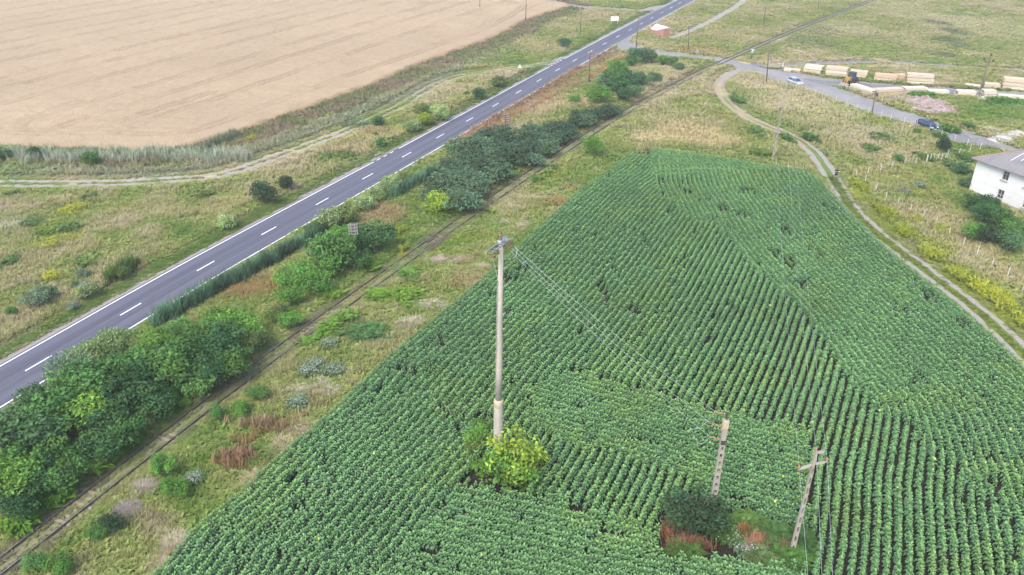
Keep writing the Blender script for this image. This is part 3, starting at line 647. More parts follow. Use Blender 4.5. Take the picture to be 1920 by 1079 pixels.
for k in np.flatnonzero(near):
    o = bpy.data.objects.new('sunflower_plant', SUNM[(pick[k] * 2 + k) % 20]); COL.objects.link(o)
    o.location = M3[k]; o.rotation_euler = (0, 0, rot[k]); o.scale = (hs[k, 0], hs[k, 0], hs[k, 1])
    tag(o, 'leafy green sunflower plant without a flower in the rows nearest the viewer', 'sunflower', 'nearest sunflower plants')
FM = []
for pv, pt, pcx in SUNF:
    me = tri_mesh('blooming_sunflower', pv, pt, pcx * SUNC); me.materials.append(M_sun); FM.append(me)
for px_, py_ in [(779, 740), (752, 785), (855, 996), (984, 1048), (930, 1075), (1046, 820), (1470, 894), (1453, 940), (1618, 843), (1650, 770), (1663, 992), (1685, 915), (1836, 770), (1893, 805), (1638, 530), (1605, 513), (1665, 572), (1438, 642), (1444, 573), (1558, 470), (1392, 770), (905, 1040), (700, 850), (1218, 700), (1325, 400), (1540, 660), (1790, 700), (1750, 860), (600, 1010)]:
    c = at(px_, py_, 1.3); o = bpy.data.objects.new('blooming_sunflower', FM[(px_ + py_) % 2]); COL.objects.link(o)
    o.location = (c[0], c[1], .006); o.rotation_euler = (0, 0, px_ * .7); o.scale = (.95, .95, 1.33)
    tag(o, 'sunflower plant with an early yellow flower head among the green rows', 'sunflower', 'early blooming sunflowers')

# ================================================================== grass and weeds
def tuft(seed, n, h, spread, bw, lean, broad=False, head=None):
    r = np.random.default_rng(seed); V, T, C = [], [], []
    for k in range(n):
        a = r.uniform(0, 6.28); rd_ = spread * math.sqrt(r.random()) * .6; b = np.array([rd_ * math.cos(a * 1.7), rd_ * math.sin(a * 1.7), 0])
        d = np.array([math.cos(a), math.sin(a), 0]); s = np.array([-d[1], d[0], 0]); hh = h * r.uniform(.6, 1.2); ln = lean * r.uniform(.4, 1.3) * hh
        o = len(V); t = r.uniform(.85, 1.15)
        if broad:
            m = b + d * ln * .6 + np.array([0, 0, hh * .8]); e = b + d * ln * 1.6 + np.array([0, 0, hh * .85])
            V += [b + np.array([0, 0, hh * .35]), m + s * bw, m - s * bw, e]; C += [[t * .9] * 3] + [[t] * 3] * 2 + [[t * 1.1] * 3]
            T += [(o, o + 2, o + 1), (o + 1, o + 2, o + 3)]
        else:
            m = b + d * ln * .35 + np.array([0, 0, hh * .62]); e = b + d * ln + np.array([0, 0, hh])
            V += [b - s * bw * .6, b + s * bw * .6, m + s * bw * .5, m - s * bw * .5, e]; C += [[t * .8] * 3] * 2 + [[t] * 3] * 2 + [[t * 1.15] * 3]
            T += [(o, o + 1, o + 2), (o, o + 2, o + 3), (o + 3, o + 2, o + 4)]
            if head is not None and r.random() < head[0]:
                o = len(V); q = head[2]
                V += [e + s * q, e + d * q, e - s * q, e - d * q + np.array([0, 0, q * .5])]; C += [list(head[1])] * 4; T += [(o, o + 1, o + 2), (o, o + 2, o + 3)]
    return np.array(V, float), np.array(T), np.array(C, float)
TUF = [tuft(1, 9, .32, .35, .05, .8), tuft(2, 9, .42, .35, .045, .9), tuft(3, 10, .62, .4, .04, .6), tuft(4, 9, .55, .45, .05, 1.2), tuft(5, 8, .30, .35, .11, .9, True), tuft(6, 10, .5, .4, .12, .9, True)]
XY = []
def put(n, x0, x1, y0, y1): XY.append(np.c_[rng.uniform(x0, x1, n), rng.uniform(y0, y1, n)])
put(200000, -85, 10, 38, 112); put(70000, 10, 80, 38, 122); put(200000, -118, 125, 110, 202); put(110000, -70, 200, 200, 345)
P = np.vstack(XY); x, y = P.T
px_, py_ = topix(x, y); P = P[(px_ > -150) & (px_ < 2070) & (py_ > -40) & (py_ < 1200)]; x, y = P.T
sr_ = seg_dist(ROAD[::3], x, y, True); ok = (sr_ < -4.3) | (sr_ > 3.9)
ok &= seg_dist(RAIL[::3], x, y) > .3
drail = np.abs(seg_dist(RAIL[::3], x, y)); ok &= (drail > 1.3) | (np.abs(drail - .75) > .24) & ((y < 130) | (drail < .5) & (rng.random(len(x)) < .4))
dF = seg_dist(FTRACK[::2], x, y, True); ok &= (np.abs(dF) > np.where(y > 122, 1.7, 1.5)) | ((np.abs(dF) < .35) & (y < 122))
dL = seg_dist(LTRACK[::2], x, y, True); ok &= (np.abs(dL) > 1.7) | (np.abs(dL) < .25)
dS = np.abs(seg_dist(STRACK[::2], x, y)); ok &= np.abs(dS - .75) > .25
ok &= seg_dist(FARROAD[::2], x, y) > 2.1; ok &= seg_dist(COALROAD[::2], x, y) > 1.6; ok &= seg_dist(FPATH[::2], x, y) > 1.4
ok &= poly_dist(SIDE, x, y) < (fbm(x, y, 1.5, 4) - .6) * 1.0
ok &= poly_dist(WHEAT, x, y) < .1
ok &= poly_dist(FIELD, x, y) < .2
ok &= ~inside(HOUSE, x, y)
P = P[ok]; x, y = P.T; n = len(P); sr_ = sr_[ok]
gc = biome(x, y)
dist = np.sqrt(x ** 2 + y ** 2 + CAMH ** 2)
green = gc[:, 1] / (gc[:, 0] + .001)
dryness = sstep(1.25, .85, green)
rr_ = rng.random(n)
pick = np.where(rr_ < .35, 0, np.where(rr_ < .62, 1, np.where(rr_ < .8, 4, np.where(rr_ < .88, 5, 2))))
pick = np.where((dryness > .5) & (rr_ > .3), np.where(rr_ < .7, 2, 3), pick)
mown = (np.abs(sr_) < 6.8) & (sr_ < 0)
sc = np.clip(dist / 95, .8, 2.1) * (.7 + .75 * fbm(x, y, 3, 66)) * rng.uniform(.75, 1.25, n)
sz = np.where(drail[ok] < 2.2, .43, 1) * np.where(np.abs(dF[ok]) < 3.2, .4, 1) * np.where(np.abs(dL[ok]) < 3.5, .4, 1) * (.6 + .7 * fbm(x, y, 5, 67)) * rng.uniform(.7, 1.25, n) * np.where(mown, .45, 1) * np.where(x > 60, .75, 1) * np.where((y > 200), .7, 1)
cc = gc * rng.uniform(.88, 1.13, (n, 1)) * np.where((rng.random(n) < .14)[:, None], np.array([1.14, 1.08, .98]), 1)
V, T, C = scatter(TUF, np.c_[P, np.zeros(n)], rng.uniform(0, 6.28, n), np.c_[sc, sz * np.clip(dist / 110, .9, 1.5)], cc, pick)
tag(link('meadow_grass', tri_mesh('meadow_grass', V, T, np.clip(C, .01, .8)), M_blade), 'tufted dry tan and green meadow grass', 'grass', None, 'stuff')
# flowering weeds: white umbels, yellow heads
def patch_scatter(spec, n_per, protos, tone, name, label, cat, hz=(.8, 1.2), base=.0):
    A, B = [], []
    for px0, py0, sx0, sy0, dens, colr in spec:
        c = at(px0, py0); s = depth(c) / FOC; k = math.hypot(c[0], c[1], CAMH) / CAMH
        m = int(n_per * dens); q = rng.normal(0, .5, (m, 2)) * np.array([sx0 * s, sy0 * s * k]) + c
        A.append(q); B.append(np.tile(np.array(colr) * 1.0, (m, 1)) * 1.25 * rng.uniform(.8, 1.2, (m, 1)))
    A = np.vstack(A); B = np.vstack(B); m = len(A)
    f = (poly_dist(FIELD, A[:, 0], A[:, 1]) < .1) | inside(BARE2, A[:, 0], A[:, 1]) | inside(BARE1, A[:, 0], A[:, 1])
    f &= np.abs(seg_dist(FTRACK[::3], A[:, 0], A[:, 1])) > 1.5
    s_ = seg_dist(ROAD[::3], A[:, 0], A[:, 1], True); f &= (s_ < -4.4) | (s_ > 3.7)
    dr_ = seg_dist(RAIL[::3], A[:, 0], A[:, 1], True); f &= (np.abs(dr_) > 1.7)
    A = A[f]; B = B[f]; m = len(A)
    V, T, C = scatter(protos, np.c_[A, np.zeros(m)], rng.uniform(0, 6.28, m), np.c_[rng.uniform(.8, 1.3, m), rng.uniform(*hz, m)], B, rng.integers(0, len(protos), m))
    return tag(link(name, tri_mesh(name, V, T, np.clip(C, .01, .9)), M_blade), label, cat, None, 'stuff')
WH = [tuft(31, 9, .75, .4, .05, .6, False, (.45, (2.9, 2.0, 3.8), .055)), tuft(32, 8, .6, .4, .08, .7, True)]
patch_scatter([(590, 690, 14, 7, 1, (.11, .17, .075)), (580, 703, 12, 5, 1, (.11, .17, .075)), (560, 760, 14, 8, .8, (.11, .17, .075)), (625, 700, 16, 8, .7, (.11, .17, .075)), (1725, 352, 12, 4, .9, (.11, .17, .075)), (1695, 365, 12, 6, .5, (.12, .16, .08)), (365, 905, 8, 6, .7, (.11, .17, .075)), (110, 935, 18, 10, .6, (.11, .17, .075)), (180, 880, 14, 8, .4, (.11, .17, .075)), (1410, 1040, 30, 12, .5, (.13, .19, .10)), (620, 650, 14, 7, .4, (.11, .17, .075)), (1540, 290, 8, 5, .3, (.12, .17, .08)), (1370, 1010, 22, 12, .7, (.11, .19, .07)), (650, 235, 60, 8, .5, (.12, .16, .09)), (160, 540, 10, 5, .4, (.12, .17, .08)), (420, 415, 10, 6, .6, (.12, .17, .08)), (700, 235, 30, 5, .3, (.12, .17, .08))], 130, WH, None, 'white_flowering_weeds', 'clumps of weeds with small white flower heads', 'weeds')
YE = [tuft(41, 10, .7, .4, .06, .6, True, None), tuft(42, 9, .8, .4, .05, .6, False, (.5, (1.45, 1.35, .6), .06))]
patch_scatter([(1745, 480, 16, 10, 1, (.24, .27, .045)), (1800, 520, 20, 12, 1, (.25, .28, .045)), (1850, 550, 22, 14, 1.6, (.29, .31, .045)), (1880, 570, 20, 14, 1.3, (.27, .29, .045)), (1700, 440, 14, 9, .8, (.22, .26, .03)), (1660, 400, 14, 10, .8, (.22, .26, .03)), (1610, 352, 10, 8, .8, (.21, .25, .03)), (1765, 435, 14, 8, .9, (.23, .26, .05)), (1720, 415, 10, 7, .4, (.24, .26, .03)), (140, 395, 18, 6, .8, (.27, .28, .05)), (100, 465, 10, 5, .6, (.26, .27, .05)), (97, 526, 10, 5, .8, (.27, .28, .05)), (765, 475, 14, 8, .8, (.24, .26, .05)), (470, 265, 9, 5, .8, (.24, .25, .02)), (745, 440, 14, 9, .4, (.2, .24, .03)), (1920, 610, 14, 14, 1, (.25, .28, .045))], 110, YE, None, 'yellow_flowering_weeds', 'clumps of bright yellow flowering weeds', 'weeds')
RU = [tuft(51, 14, .7, .5, .05, .5), tuft(52, 12, .6, .5, .06, .7)]
spec = [(1262, 1005, 13, 10, 1.6, (.25, .125, .07)), (1290, 1030, 30, 8, 1.0, (.22, .12, .075)), (1420, 1028, 15, 13, 1.8, (.28, .15, .09)), (1391, 1008, 9, 7, .8, (.22, .11, .05)), (1470, 1040, 10, 7, .6, (.17, .10, .06)), (440, 862, 36, 14, .45, (.25, .16, .095)), (500, 800, 50, 12, .35, (.26, .19, .11))]
for t in np.linspace(0, 1, 26): spec.append((870 + 300 * t + rng.uniform(-6, 6), 262 - 160 * t + 8 + rng.uniform(-3, 3), 12 - 5 * t, 5 - 2 * t, .55, (.29 + .06 * rng.random(), .165 + .04 * rng.random(), .10)))
for t in np.linspace(0, 1, 26): spec.append((870 + 300 * t + rng.uniform(-6, 6), 262 - 160 * t + 12 + rng.uniform(-3, 3), 12 - 5 * t, 5 - 2 * t, .3, (.30, .21, .13)))
patch_scatter(spec, 200, RU, None, 'rusty_dry_weeds', 'rust brown withered weeds', 'weeds', (1.0, 1.7))
GR = [tuft(61, 12, .8, .5, .15, .8, True), tuft(62, 12, .7, .5, .13, .9, True)]
spec = [(1360, 1000, 26, 10, 1.4, (.055, .10, .04)), (1400, 990, 20, 8, 1, (.06, .11, .04)), (1450, 1010, 20, 8, .9, (.045, .09, .04)), (1480, 1055, 26, 7, 1.2, (.05, .105, .035)), (1430, 1050, 14, 6, .6, (.075, .11, .06)), (1330, 985, 16, 8, .8, (.045, .085, .035)), (1500, 1020, 10, 12, .8, (.04, .08, .035)), (1285, 1045, 20, 6, .6, (.05, .09, .035)), (1450, 1035, 20, 10, .8, (.05, .09, .04)), (880, 880, 10, 10, .5, (.07, .14, .04)), (1000, 920, 14, 8, .4, (.06, .12, .035)),
 (120, 940, 40, 14, 1.5, (.075, .16, .035)), (60, 990, 30, 14, 1.2, (.08, .16, .035)), (200, 880, 40, 14, 1, (.085, .16, .04)), (250, 840, 26, 10, 1, (.085, .16, .04)), (620, 790 - 190, 30, 10, 1, (.09, .17, .045)), (600, 620, 30, 10, 1.2, (.09, .17, .04)), (560, 640, 26, 10, 1.0, (.09, .17, .045)), (690, 632, 26, 9, 1, (.06, .12, .06)), (710, 560, 20, 9, .7, (.1, .17, .04)), (850, 400, 50, 10, 1.2, (.12, .18, .05)), (960, 330, 60, 9, 1.2, (.12, .18, .055)), (760, 560, 20, 9, .6, (.1, .17, .04)), (770, 520, 14, 8, .6, (.09, .16, .05)), (645, 560, 30, 8, .8, (.11, .18, .045)), (690, 505, 14, 6, .5, (.1, .17, .04)), (60, 425, 12, 5, .6, (.07, .11, .06)), (130, 433, 12, 6, .7, (.07, .11, .06)), (25, 370, 12, 4, .6, (.07, .1, .05)), (170, 375, 8, 4, .4, (.07, .1, .05)), (385, 372, 8, 5, .5, (.08, .11, .05)), (20, 498, 8, 5, .5, (.06, .1, .05)), (170, 495, 16, 7, .6, (.1, .14, .06)), (90, 440, 14, 6, .6, (.1, .15, .05)),
 (1375, 190, 14, 8, 1, (.075, .14, .06)), (1420, 250, 14, 8, .7, (.085, .14, .06)), (1425, 292, 20, 5, .8, (.075, .12, .045)), (1480, 262, 10, 8, .9, (.07, .13, .05)), (1520, 262, 10, 5, .6, (.06, .11, .05)), (1655, 262, 16, 6, .6, (.09, .13, .07)), (1630, 282, 10, 5, .5, (.09, .13, .06)), (1800, 320, 20, 10, .8, (.07, .12, .06)), (1810, 300, 14, 8, .7, (.07, .12, .05)), (1840, 395, 20, 14, .8, (.07, .13, .05)), (1880, 445, 20, 12, 1, (.06, .12, .045)), (1735, 300, 12, 6, .6, (.09, .14, .06)),
 (1720, 183, 14, 3, 1, (.06, .14, .04)), (1740, 182, 10, 3, .8, (.06, .14, .04)), (1880, 192, 30, 5, 1, (.06, .14, .04)), (1780, 245, 10, 5, .8, (.07, .13, .04)), (1815, 240, 8, 4, .6, (.07, .13, .05)), (1760, 258, 10, 4, .5, (.08, .13, .05))]
patch_scatter([(*q_[:4], q_[4] * .7, tuple(np.array(q_[5]) * (1.3, 1.3, .85))) for q_ in spec], 170, GR, None, 'leafy_weeds', 'low clumps of broad leaved green weeds', 'weeds', (.6, 1.3))
# pale bleached grass laid over by the wind
PB = [tuft(71, 16, .35, .5, .045, 2.6), tuft(72, 14, .4, .5, .045, 2.2)]
spec = [(810, 575, 22, 6, 1, (.46, .40, .31)), (780, 605, 10, 5, .5, (.46, .40, .31)), (820, 490, 18, 6, .9, (.42, .35, .27)), (865, 490, 16, 5, .6, (.45, .38, .30)), (905, 505, 14, 5, .5, (.42, .36, .28)), (760, 610, 10, 5, .5, (.44, .38, .3)), (700, 640, 8, 5, .5, (.42, .36, .28)), (985, 425, 14, 7, .9, (.43, .36, .30)), (865, 420, 14, 4, .5, (.42, .36, .28)), (1050, 395, 12, 4, .4, (.42, .35, .27)), (620, 735, 16, 5, .6, (.44, .39, .31)), (560, 735, 16, 5, .5, (.42, .37, .3)), (600, 720, 10, 4, .3, (.44, .39, .31)), (1255, 260, 40, 7, 1.5, (.46, .38, .26)), (1320, 272, 40, 8, 1.2, (.44, .36, .25)), (1200, 275, 16, 5, .7, (.48, .40, .27)), (640, 700, 10, 4, .4, (.42, .36, .28)), (750, 575, 12, 3, .4, (.43, .37, .29)), (940, 420, 10, 4, .4, (.42, .36, .28)), (480, 900, 22, 12, .7, (.36, .30, .19)), (530, 840, 16, 12, .7, (.38, .31, .2)), (560, 810, 14, 10, .6, (.38, .31, .2)), (330, 1020, 16, 10, .6, (.38, .32, .23)), (300, 1060, 16, 10, .6, (.36, .3, .21)), (240, 960, 12, 8, .8, (.26, .22, .2)), (270, 915, 10, 6, .4, (.34, .29, .24)), (590, 220, 10, 3, .3, (.42, .36, .28)), (1200, 190, 22, 3, .8, (.45, .39, .3)), (1140, 225, 18, 3, .6, (.43, .37, .28)), (1270, 152, 26, 3, .8, (.46, .40, .32)), (1650, 115, 12, 2.5, .5, (.46, .38, .25)), (1555, 112, 12, 2, .6, (.48, .38, .24))]
patch_scatter(spec, 110, PB, None, 'bleached_grass', 'pale bleached grass flattened by the wind', 'grass', (.7, 1.2))
# reeds in the ditches
RE = [tuft(81, 12, 1.5, .45, .06, .35), tuft(82, 12, 1.3, .45, .06, .45)]
spec = [(px0, py0 + rng.uniform(-4, 4) * (1 - t), 12 - 6 * t, 9 - 4 * t, rng.uniform(.25, .8), np.array([.075, .135, .075]) * rng.uniform(.7, 1.7)) for t in np.linspace(0, 1, 40) for px0, py0 in [(300 + 520 * t, 612 - 306 * t - 6 + 26 * t)] if not (.60 < t < .84)]
spec += [(px0, 298 + rng.uniform(-5, 5), 14, 7, .35, (.31, .33, .23)) for px0 in np.arange(10, 460, 14)]
spec += [(px0, 292 + rng.uniform(-4, 4), 12, 5, .14, (.12, .18, .08)) for px0 in np.arange(10, 400, 16)]
spec += [(380 + 60 * t, 285 - 25 * t, 10, 6, .4, (.15, .17, .10)) for t in np.linspace(0, 1, 6)]
spec += [(215 + 30 * t, 525 - 18 * t, 10, 7, .8, (.10, .15, .04)) for t in np.linspace(0, 1, 4)]
patch_scatter(spec, 110, RE, None, 'ditch_reeds', 'tall reeds and rank grass in the roadside ditches', 'reeds', (.8, 1.3))
# ================================================================== shrubs and trees
def crown(seed, nl=9, leaf=.085, dens=1.0, squash=.85, rad=(.34, .5), inner=.3, upright=0.0, pale=0.0):
    """unit crown (radius about 1, foot at z = 0): leaf clumps over uneven lobes"""
    r = np.random.default_rng(seed); V, T, C = [], [], []
    lobes = []
    for k in range(nl):
        d = r.normal(size=3); d /= np.linalg.norm(d); q = r.uniform(.45, .68)
        c = np.array([d[0] * q, d[1] * q, (d[2] * .62 + .15) * q]); lobes.append((c, r.uniform(*rad), r.uniform(.72, 1.22), r.uniform(-.1, .1)))
    lobes.append((np.zeros(3), .55, .8, 0))
    n = int(9.0 * dens / (leaf * leaf))
    for k in range(9):
        d = r.normal(size=3); d /= np.linalg.norm(d); d[2] = abs(d[2]) * .8; lobes.append((d * r.uniform(.72, .98), r.uniform(.13, .24), r.uniform(.9, 1.3), r.uniform(-.1, .1)))
    wts = np.array([l[1] ** 2 for l in lobes]); wts /= wts.sum()
    which = r.choice(len(lobes), n, p=wts)
    for k in range(n):
        c, R, tone, hue = lobes[which[k]]
        d = r.normal(size=3); d /= np.linalg.norm(d)
        if d[2] < -.5 and r.random() < .6: d[2] = -d[2]
        q = R * (r.uniform(.75, 1.12) if r.random() > inner else r.uniform(.3, .85))
        p = c + d * q; p[2] = p[2] * squash
        nr = d * .7 + r.normal(size=3) * .55 + np.array([0, 0, .45]); nr /= np.linalg.norm(nr)
        a = np.cross(nr, r.normal(size=3)); a /= np.linalg.norm(a); b = np.cross(nr, a)
        if upright: a = a * (1 - upright) + (d * .5 + np.array([0, 0, 1])) * upright; a /= np.linalg.norm(a); b = np.cross(nr, a); b /= np.linalg.norm(b) + 1e-6
        s = leaf * r.uniform(.65, 1.35); o = len(V)
        V += [p - a * s, p + b * s * .5 - a * s * .1, p + a * s, p - b * s * .5 - a * s * .1]
        T += [(o, o + 1, o + 2), (o, o + 2, o + 3)]
        t = tone * r.uniform(.75, 1.25); cc = np.array([t * (1 + hue + r.normal(0, .05)), t, t * (1 - hue)])
        if pale and d[2] > .2 and r.random() < pale: cc = np.array([2.2, 1.7, 2.6]) * r.uniform(.8, 1.1)
        C += [cc] * 4
    V = np.array(V); lo = -.95 * squash; V[:, 2] -= lo
    return V, np.array(T), np.clip(np.array(C), .05, 9)
def stems(seed, n, spread, h):
    r = random.Random(seed); b = MB()
    for k in range(n):
        a = r.uniform(0, 6.28); d = r.uniform(.25, 1) * spread
        P = [(0.06 * math.cos(a), 0.06 * math.sin(a), -.05)]
        for t in (.35, .7, 1): P.append((d * t * math.cos(a) + r.uniform(-.04, .04), d * t * math.sin(a) + r.uniform(-.04, .04), h * t ** .8))
        b.tube(P, [.045, .035, .022, .008], 5)
    return b
M_bark = mat('grey_brown_bark', (.17, .13, .10), .9, layers=[((6, 6, 1), .45, .65, (.10, .08, .06), .7)])
KIND = {
 'leafy': [dict(nl=11, leaf=.064, dens=1.0), dict(nl=13, leaf=.060, dens=1.0), dict(nl=9, leaf=.068, dens=1.0), dict(nl=12, leaf=.062, dens=.9)],
 'round': [dict(nl=14, leaf=.07, dens=1.15, rad=(.38, .5), squash=.95), dict(nl=16, leaf=.07, dens=1.15, rad=(.38, .48), squash=.92)],
 'fine': [dict(nl=13, leaf=.055, dens=.9, inner=.4), dict(nl=12, leaf=.055, dens=.85, inner=.4, upright=.3)],
 'feathery': [dict(nl=16, leaf=.052, dens=.8, inner=.35, upright=.55), dict(nl=15, leaf=.055, dens=.8, inner=.35, upright=.5)],
 'flower': [dict(nl=13, leaf=.066, dens=1.0, pale=.14), dict(nl=12, leaf=.066, dens=1.0, pale=.10)],
 'sparse': [dict(nl=13, leaf=.06, dens=.42, rad=(.28, .42), upright=.25), dict(nl=11, leaf=.065, dens=.4, rad=(.28, .42), upright=.2)],
 'weed': [dict(nl=8, leaf=.12, dens=1.0, squash=.7), dict(nl=9, leaf=.12, dens=1.0, squash=.65)],
}
CROWN = {}; sd = 100
for k, L in KIND.items():
    CROWN[k] = []
    for j, kw in enumerate(L):
        sd += 1; v, t, c = crown(sd, **kw); me = tri_mesh('foliage', v, t, c); me.materials.append(M_leaf); CROWN[k].append(me)
STEM = []
for j in range(3):
    o = stems(j, 9, .55, 1.25).build('stem', M_bark); STEM.append(o.data); bpy.data.objects.remove(o)
TRUNK = []
for j in range(3):
    r = random.Random(j + 50); b = MB(); P = [(0, 0, -.05), (.03, .02, .45), (.0, .05, .95), (.04, .0, 1.35)]
    b.tube(P, [.10, .08, .06, .03], 7)
    for k in range(5):
        a = k * 1.26 + r.uniform(-.3, .3); z = .4 + .13 * k; b.tube([(.02, .02, z), (.3 * math.cos(a), .3 * math.sin(a), z + .28), (.58 * math.cos(a), .58 * math.sin(a), z + .5)], [.045, .03, .01], 5)
    o = b.build('trunk', M_bark); TRUNK.append(o.data); bpy.data.objects.remove(o)
GREEN = {'mid': (.098, .205, .055), 'bright': (.145, .28, .053), 'deep': (.062, .135, .048), 'lime': (.27, .37, .05), 'pale': (.26, .36, .135), 'blue': (.095, .18, .075), 'dark': (.048, .084, .040), 'olive': (.14, .20, .06), 'grey': (.18, .25, .15), 'fresh': (.13, .28, .055)}
cnt = 0
def plant(px, py, r, kind, color, label, name='shrub', cat='shrub', group=None, zk=.95, lift=.0, stretch=1.0):
    """crown seen centred at pixel (px, py) with half width r pixels; lift: bare trunk below the crown, in crown radii"""
    global cnt
    z = 1.0
    for _ in range(4):
        q = at(px, py, z); R = r * depth((q[0], q[1], z)) / FOC; z = R * (.85 * stretch * zk + lift)
    root = empty(name, (q[0], q[1], 0), (cnt * 2.4) % 6.28, label, cat, group)
    ms = CROWN[kind]; f = bpy.data.objects.new('crown' if cat == 'tree' else 'foliage', ms[cnt % len(ms)]); COL.objects.link(f); f.parent = root
    R *= 1.2
    f.location = (0, 0, R * lift); f.scale = (R, R * (1 + .12 * math.sin(cnt * 1.7)), R * zk * stretch)
    g = GREEN[color]; v = 1 + .16 * math.sin(cnt * 4.1); f.color = (g[0] * v, g[1] * v, g[2] * v, 1)
    if cat == 'tree' or lift > .2:
        t = bpy.data.objects.new('trunk', TRUNK[cnt % 3]); k = R * (lift + .75 * stretch * zk)
    else:
        t = bpy.data.objects.new('stem', STEM[cnt % 3]); k = R * stretch * zk
    COL.objects.link(t); t.parent = root; t.scale = (R * .9, R * .9, k)
    cnt += 1
    return root
TG = 'trees of the roadside thicket'
def tree(px, py, r, kind, color, label, lift=.17): return plant(px, py, r * 1.12, kind, color, label, 'broadleaf_tree', 'tree', TG, .88, lift)
# the thicket between road and rails, back row (along the road) to front row (by the rails)
for a in [
 (22, 800, 38, 'fine', 'blue', 'bluish fine leaved tree by the white line at the lower left of the road'),
 (78, 762, 40, 'fine', 'blue', 'bluish green tree of the thicket touching the road edge, left of the pale feathery trees'),
 (132, 708, 42, 'feathery', 'grey', 'grey green feathery tree overhanging the road edge, leftmost of the pale feathery row'),
 (170, 676, 38, 'feathery', 'pale', 'pale feathery tree overhanging the road beside the second centre dash'),
 (212, 654, 36, 'feathery', 'pale', 'palest feathery tree on the road side, at the right end of the pale row'),
 (262, 684, 32, 'leafy', 'mid', 'mid green tree right behind the palest feathery tree'),
 (214, 706, 40, 'leafy', 'mid', 'rounded mid green tree in the second row behind the pale feathery trees'),
 (298, 652, 32, 'leafy', 'bright', 'yellowish green tree just below the dark reeds by the road'),
 (345, 630, 32, 'fine', 'mid', 'soft green tree at the upper left of the thicket beside the dark reeds'),
 (395, 612, 30, 'leafy', 'bright', 'light green tree at the top of the thicket under the reddish weed patch'),
 (440, 612, 33, 'leafy', 'bright', 'light green broad tree at the top right of the thicket beside the reddish weeds'),
 (462, 622, 30, 'leafy', 'bright', 'small light tipped tree on the right tip of the thicket'),
 (365, 655, 44, 'leafy', 'mid', 'mid green tree in the middle of the thicket below the light green pair'),
 (425, 648, 42, 'leafy', 'deep', 'dark green tree on the right side of the thicket facing the rails'),
 (474, 640, 27, 'fine', 'olive', 'low olive tree at the right end of the thicket near the rails'),
 (438, 682, 33, 'leafy', 'mid', 'mid green tree closest to the rails at the right front of the thicket'),
 (372, 722, 32, 'leafy', 'mid', 'mid green tree at the front of the thicket, right of the slender light green tree'),
 (282, 765, 36, 'leafy', 'deep', 'dark green tree at the front of the thicket, left of the slender light green tree'),
 (238, 815, 34, 'leafy', 'mid', 'mid green tree at the front of the thicket below the bare twigs'),
 (182, 845, 36, 'leafy', 'deep', 'shady green tree at the front of the thicket opposite the visible sleepers'),
 (120, 890, 36, 'leafy', 'mid', 'mid green tree at the front of the thicket opposite the dark shrub with dead stems'),
 (45, 945, 36, 'leafy', 'deep', 'dark leafy tree at the lower left front of the thicket, close to the rails'),
 (398, 662, 27, 'round', 'grey', 'blue grey rounded tree standing out in the middle of the thicket'),
 (310, 690, 46, 'leafy', 'mid', 'mid green tree in the centre row above the bare trunked tree'),
 (255, 735, 48, 'leafy', 'deep', 'dark green tree in the centre row left of the bare trunked tree'),
 (150, 735, 50, 'leafy', 'mid', 'mid green tree in the third row below the grey feathery tree'),
 (100, 780, 52, 'leafy', 'mid', 'mid green tree in the third row nearer the left frame edge'),
 (35, 830, 55, 'leafy', 'blue', 'bluish green tree at the left frame edge in the third row'),
 (318, 692, 34, 'leafy', 'bright', 'slender light green tree with a visible pale trunk at the front of the thicket'),
 (400, 695, 34, 'leafy', 'deep', 'dark green tree at the front of the thicket, nearest to the rails on the right'),
 (205, 785, 42, 'fine', 'deep', 'thin dark tree with bare twigs showing at the front of the thicket'),
 (160, 775, 44, 'leafy', 'bright', 'bright tipped tree at the front, above the bare twigs'),
 (80, 840, 50, 'leafy', 'mid', 'large mid green tree at the front left of the thicket'),
 (25, 905, 50, 'leafy', 'bright', 'bright green tree at the left frame edge, front row of the thicket'),
 (72, 895, 38, 'leafy', 'deep', 'dark green tree at the lower left foot of the thicket'),
 (12, 938, 34, 'round', 'deep', 'low dark tree in the lower left corner by the rails'),
]: tree(*a)
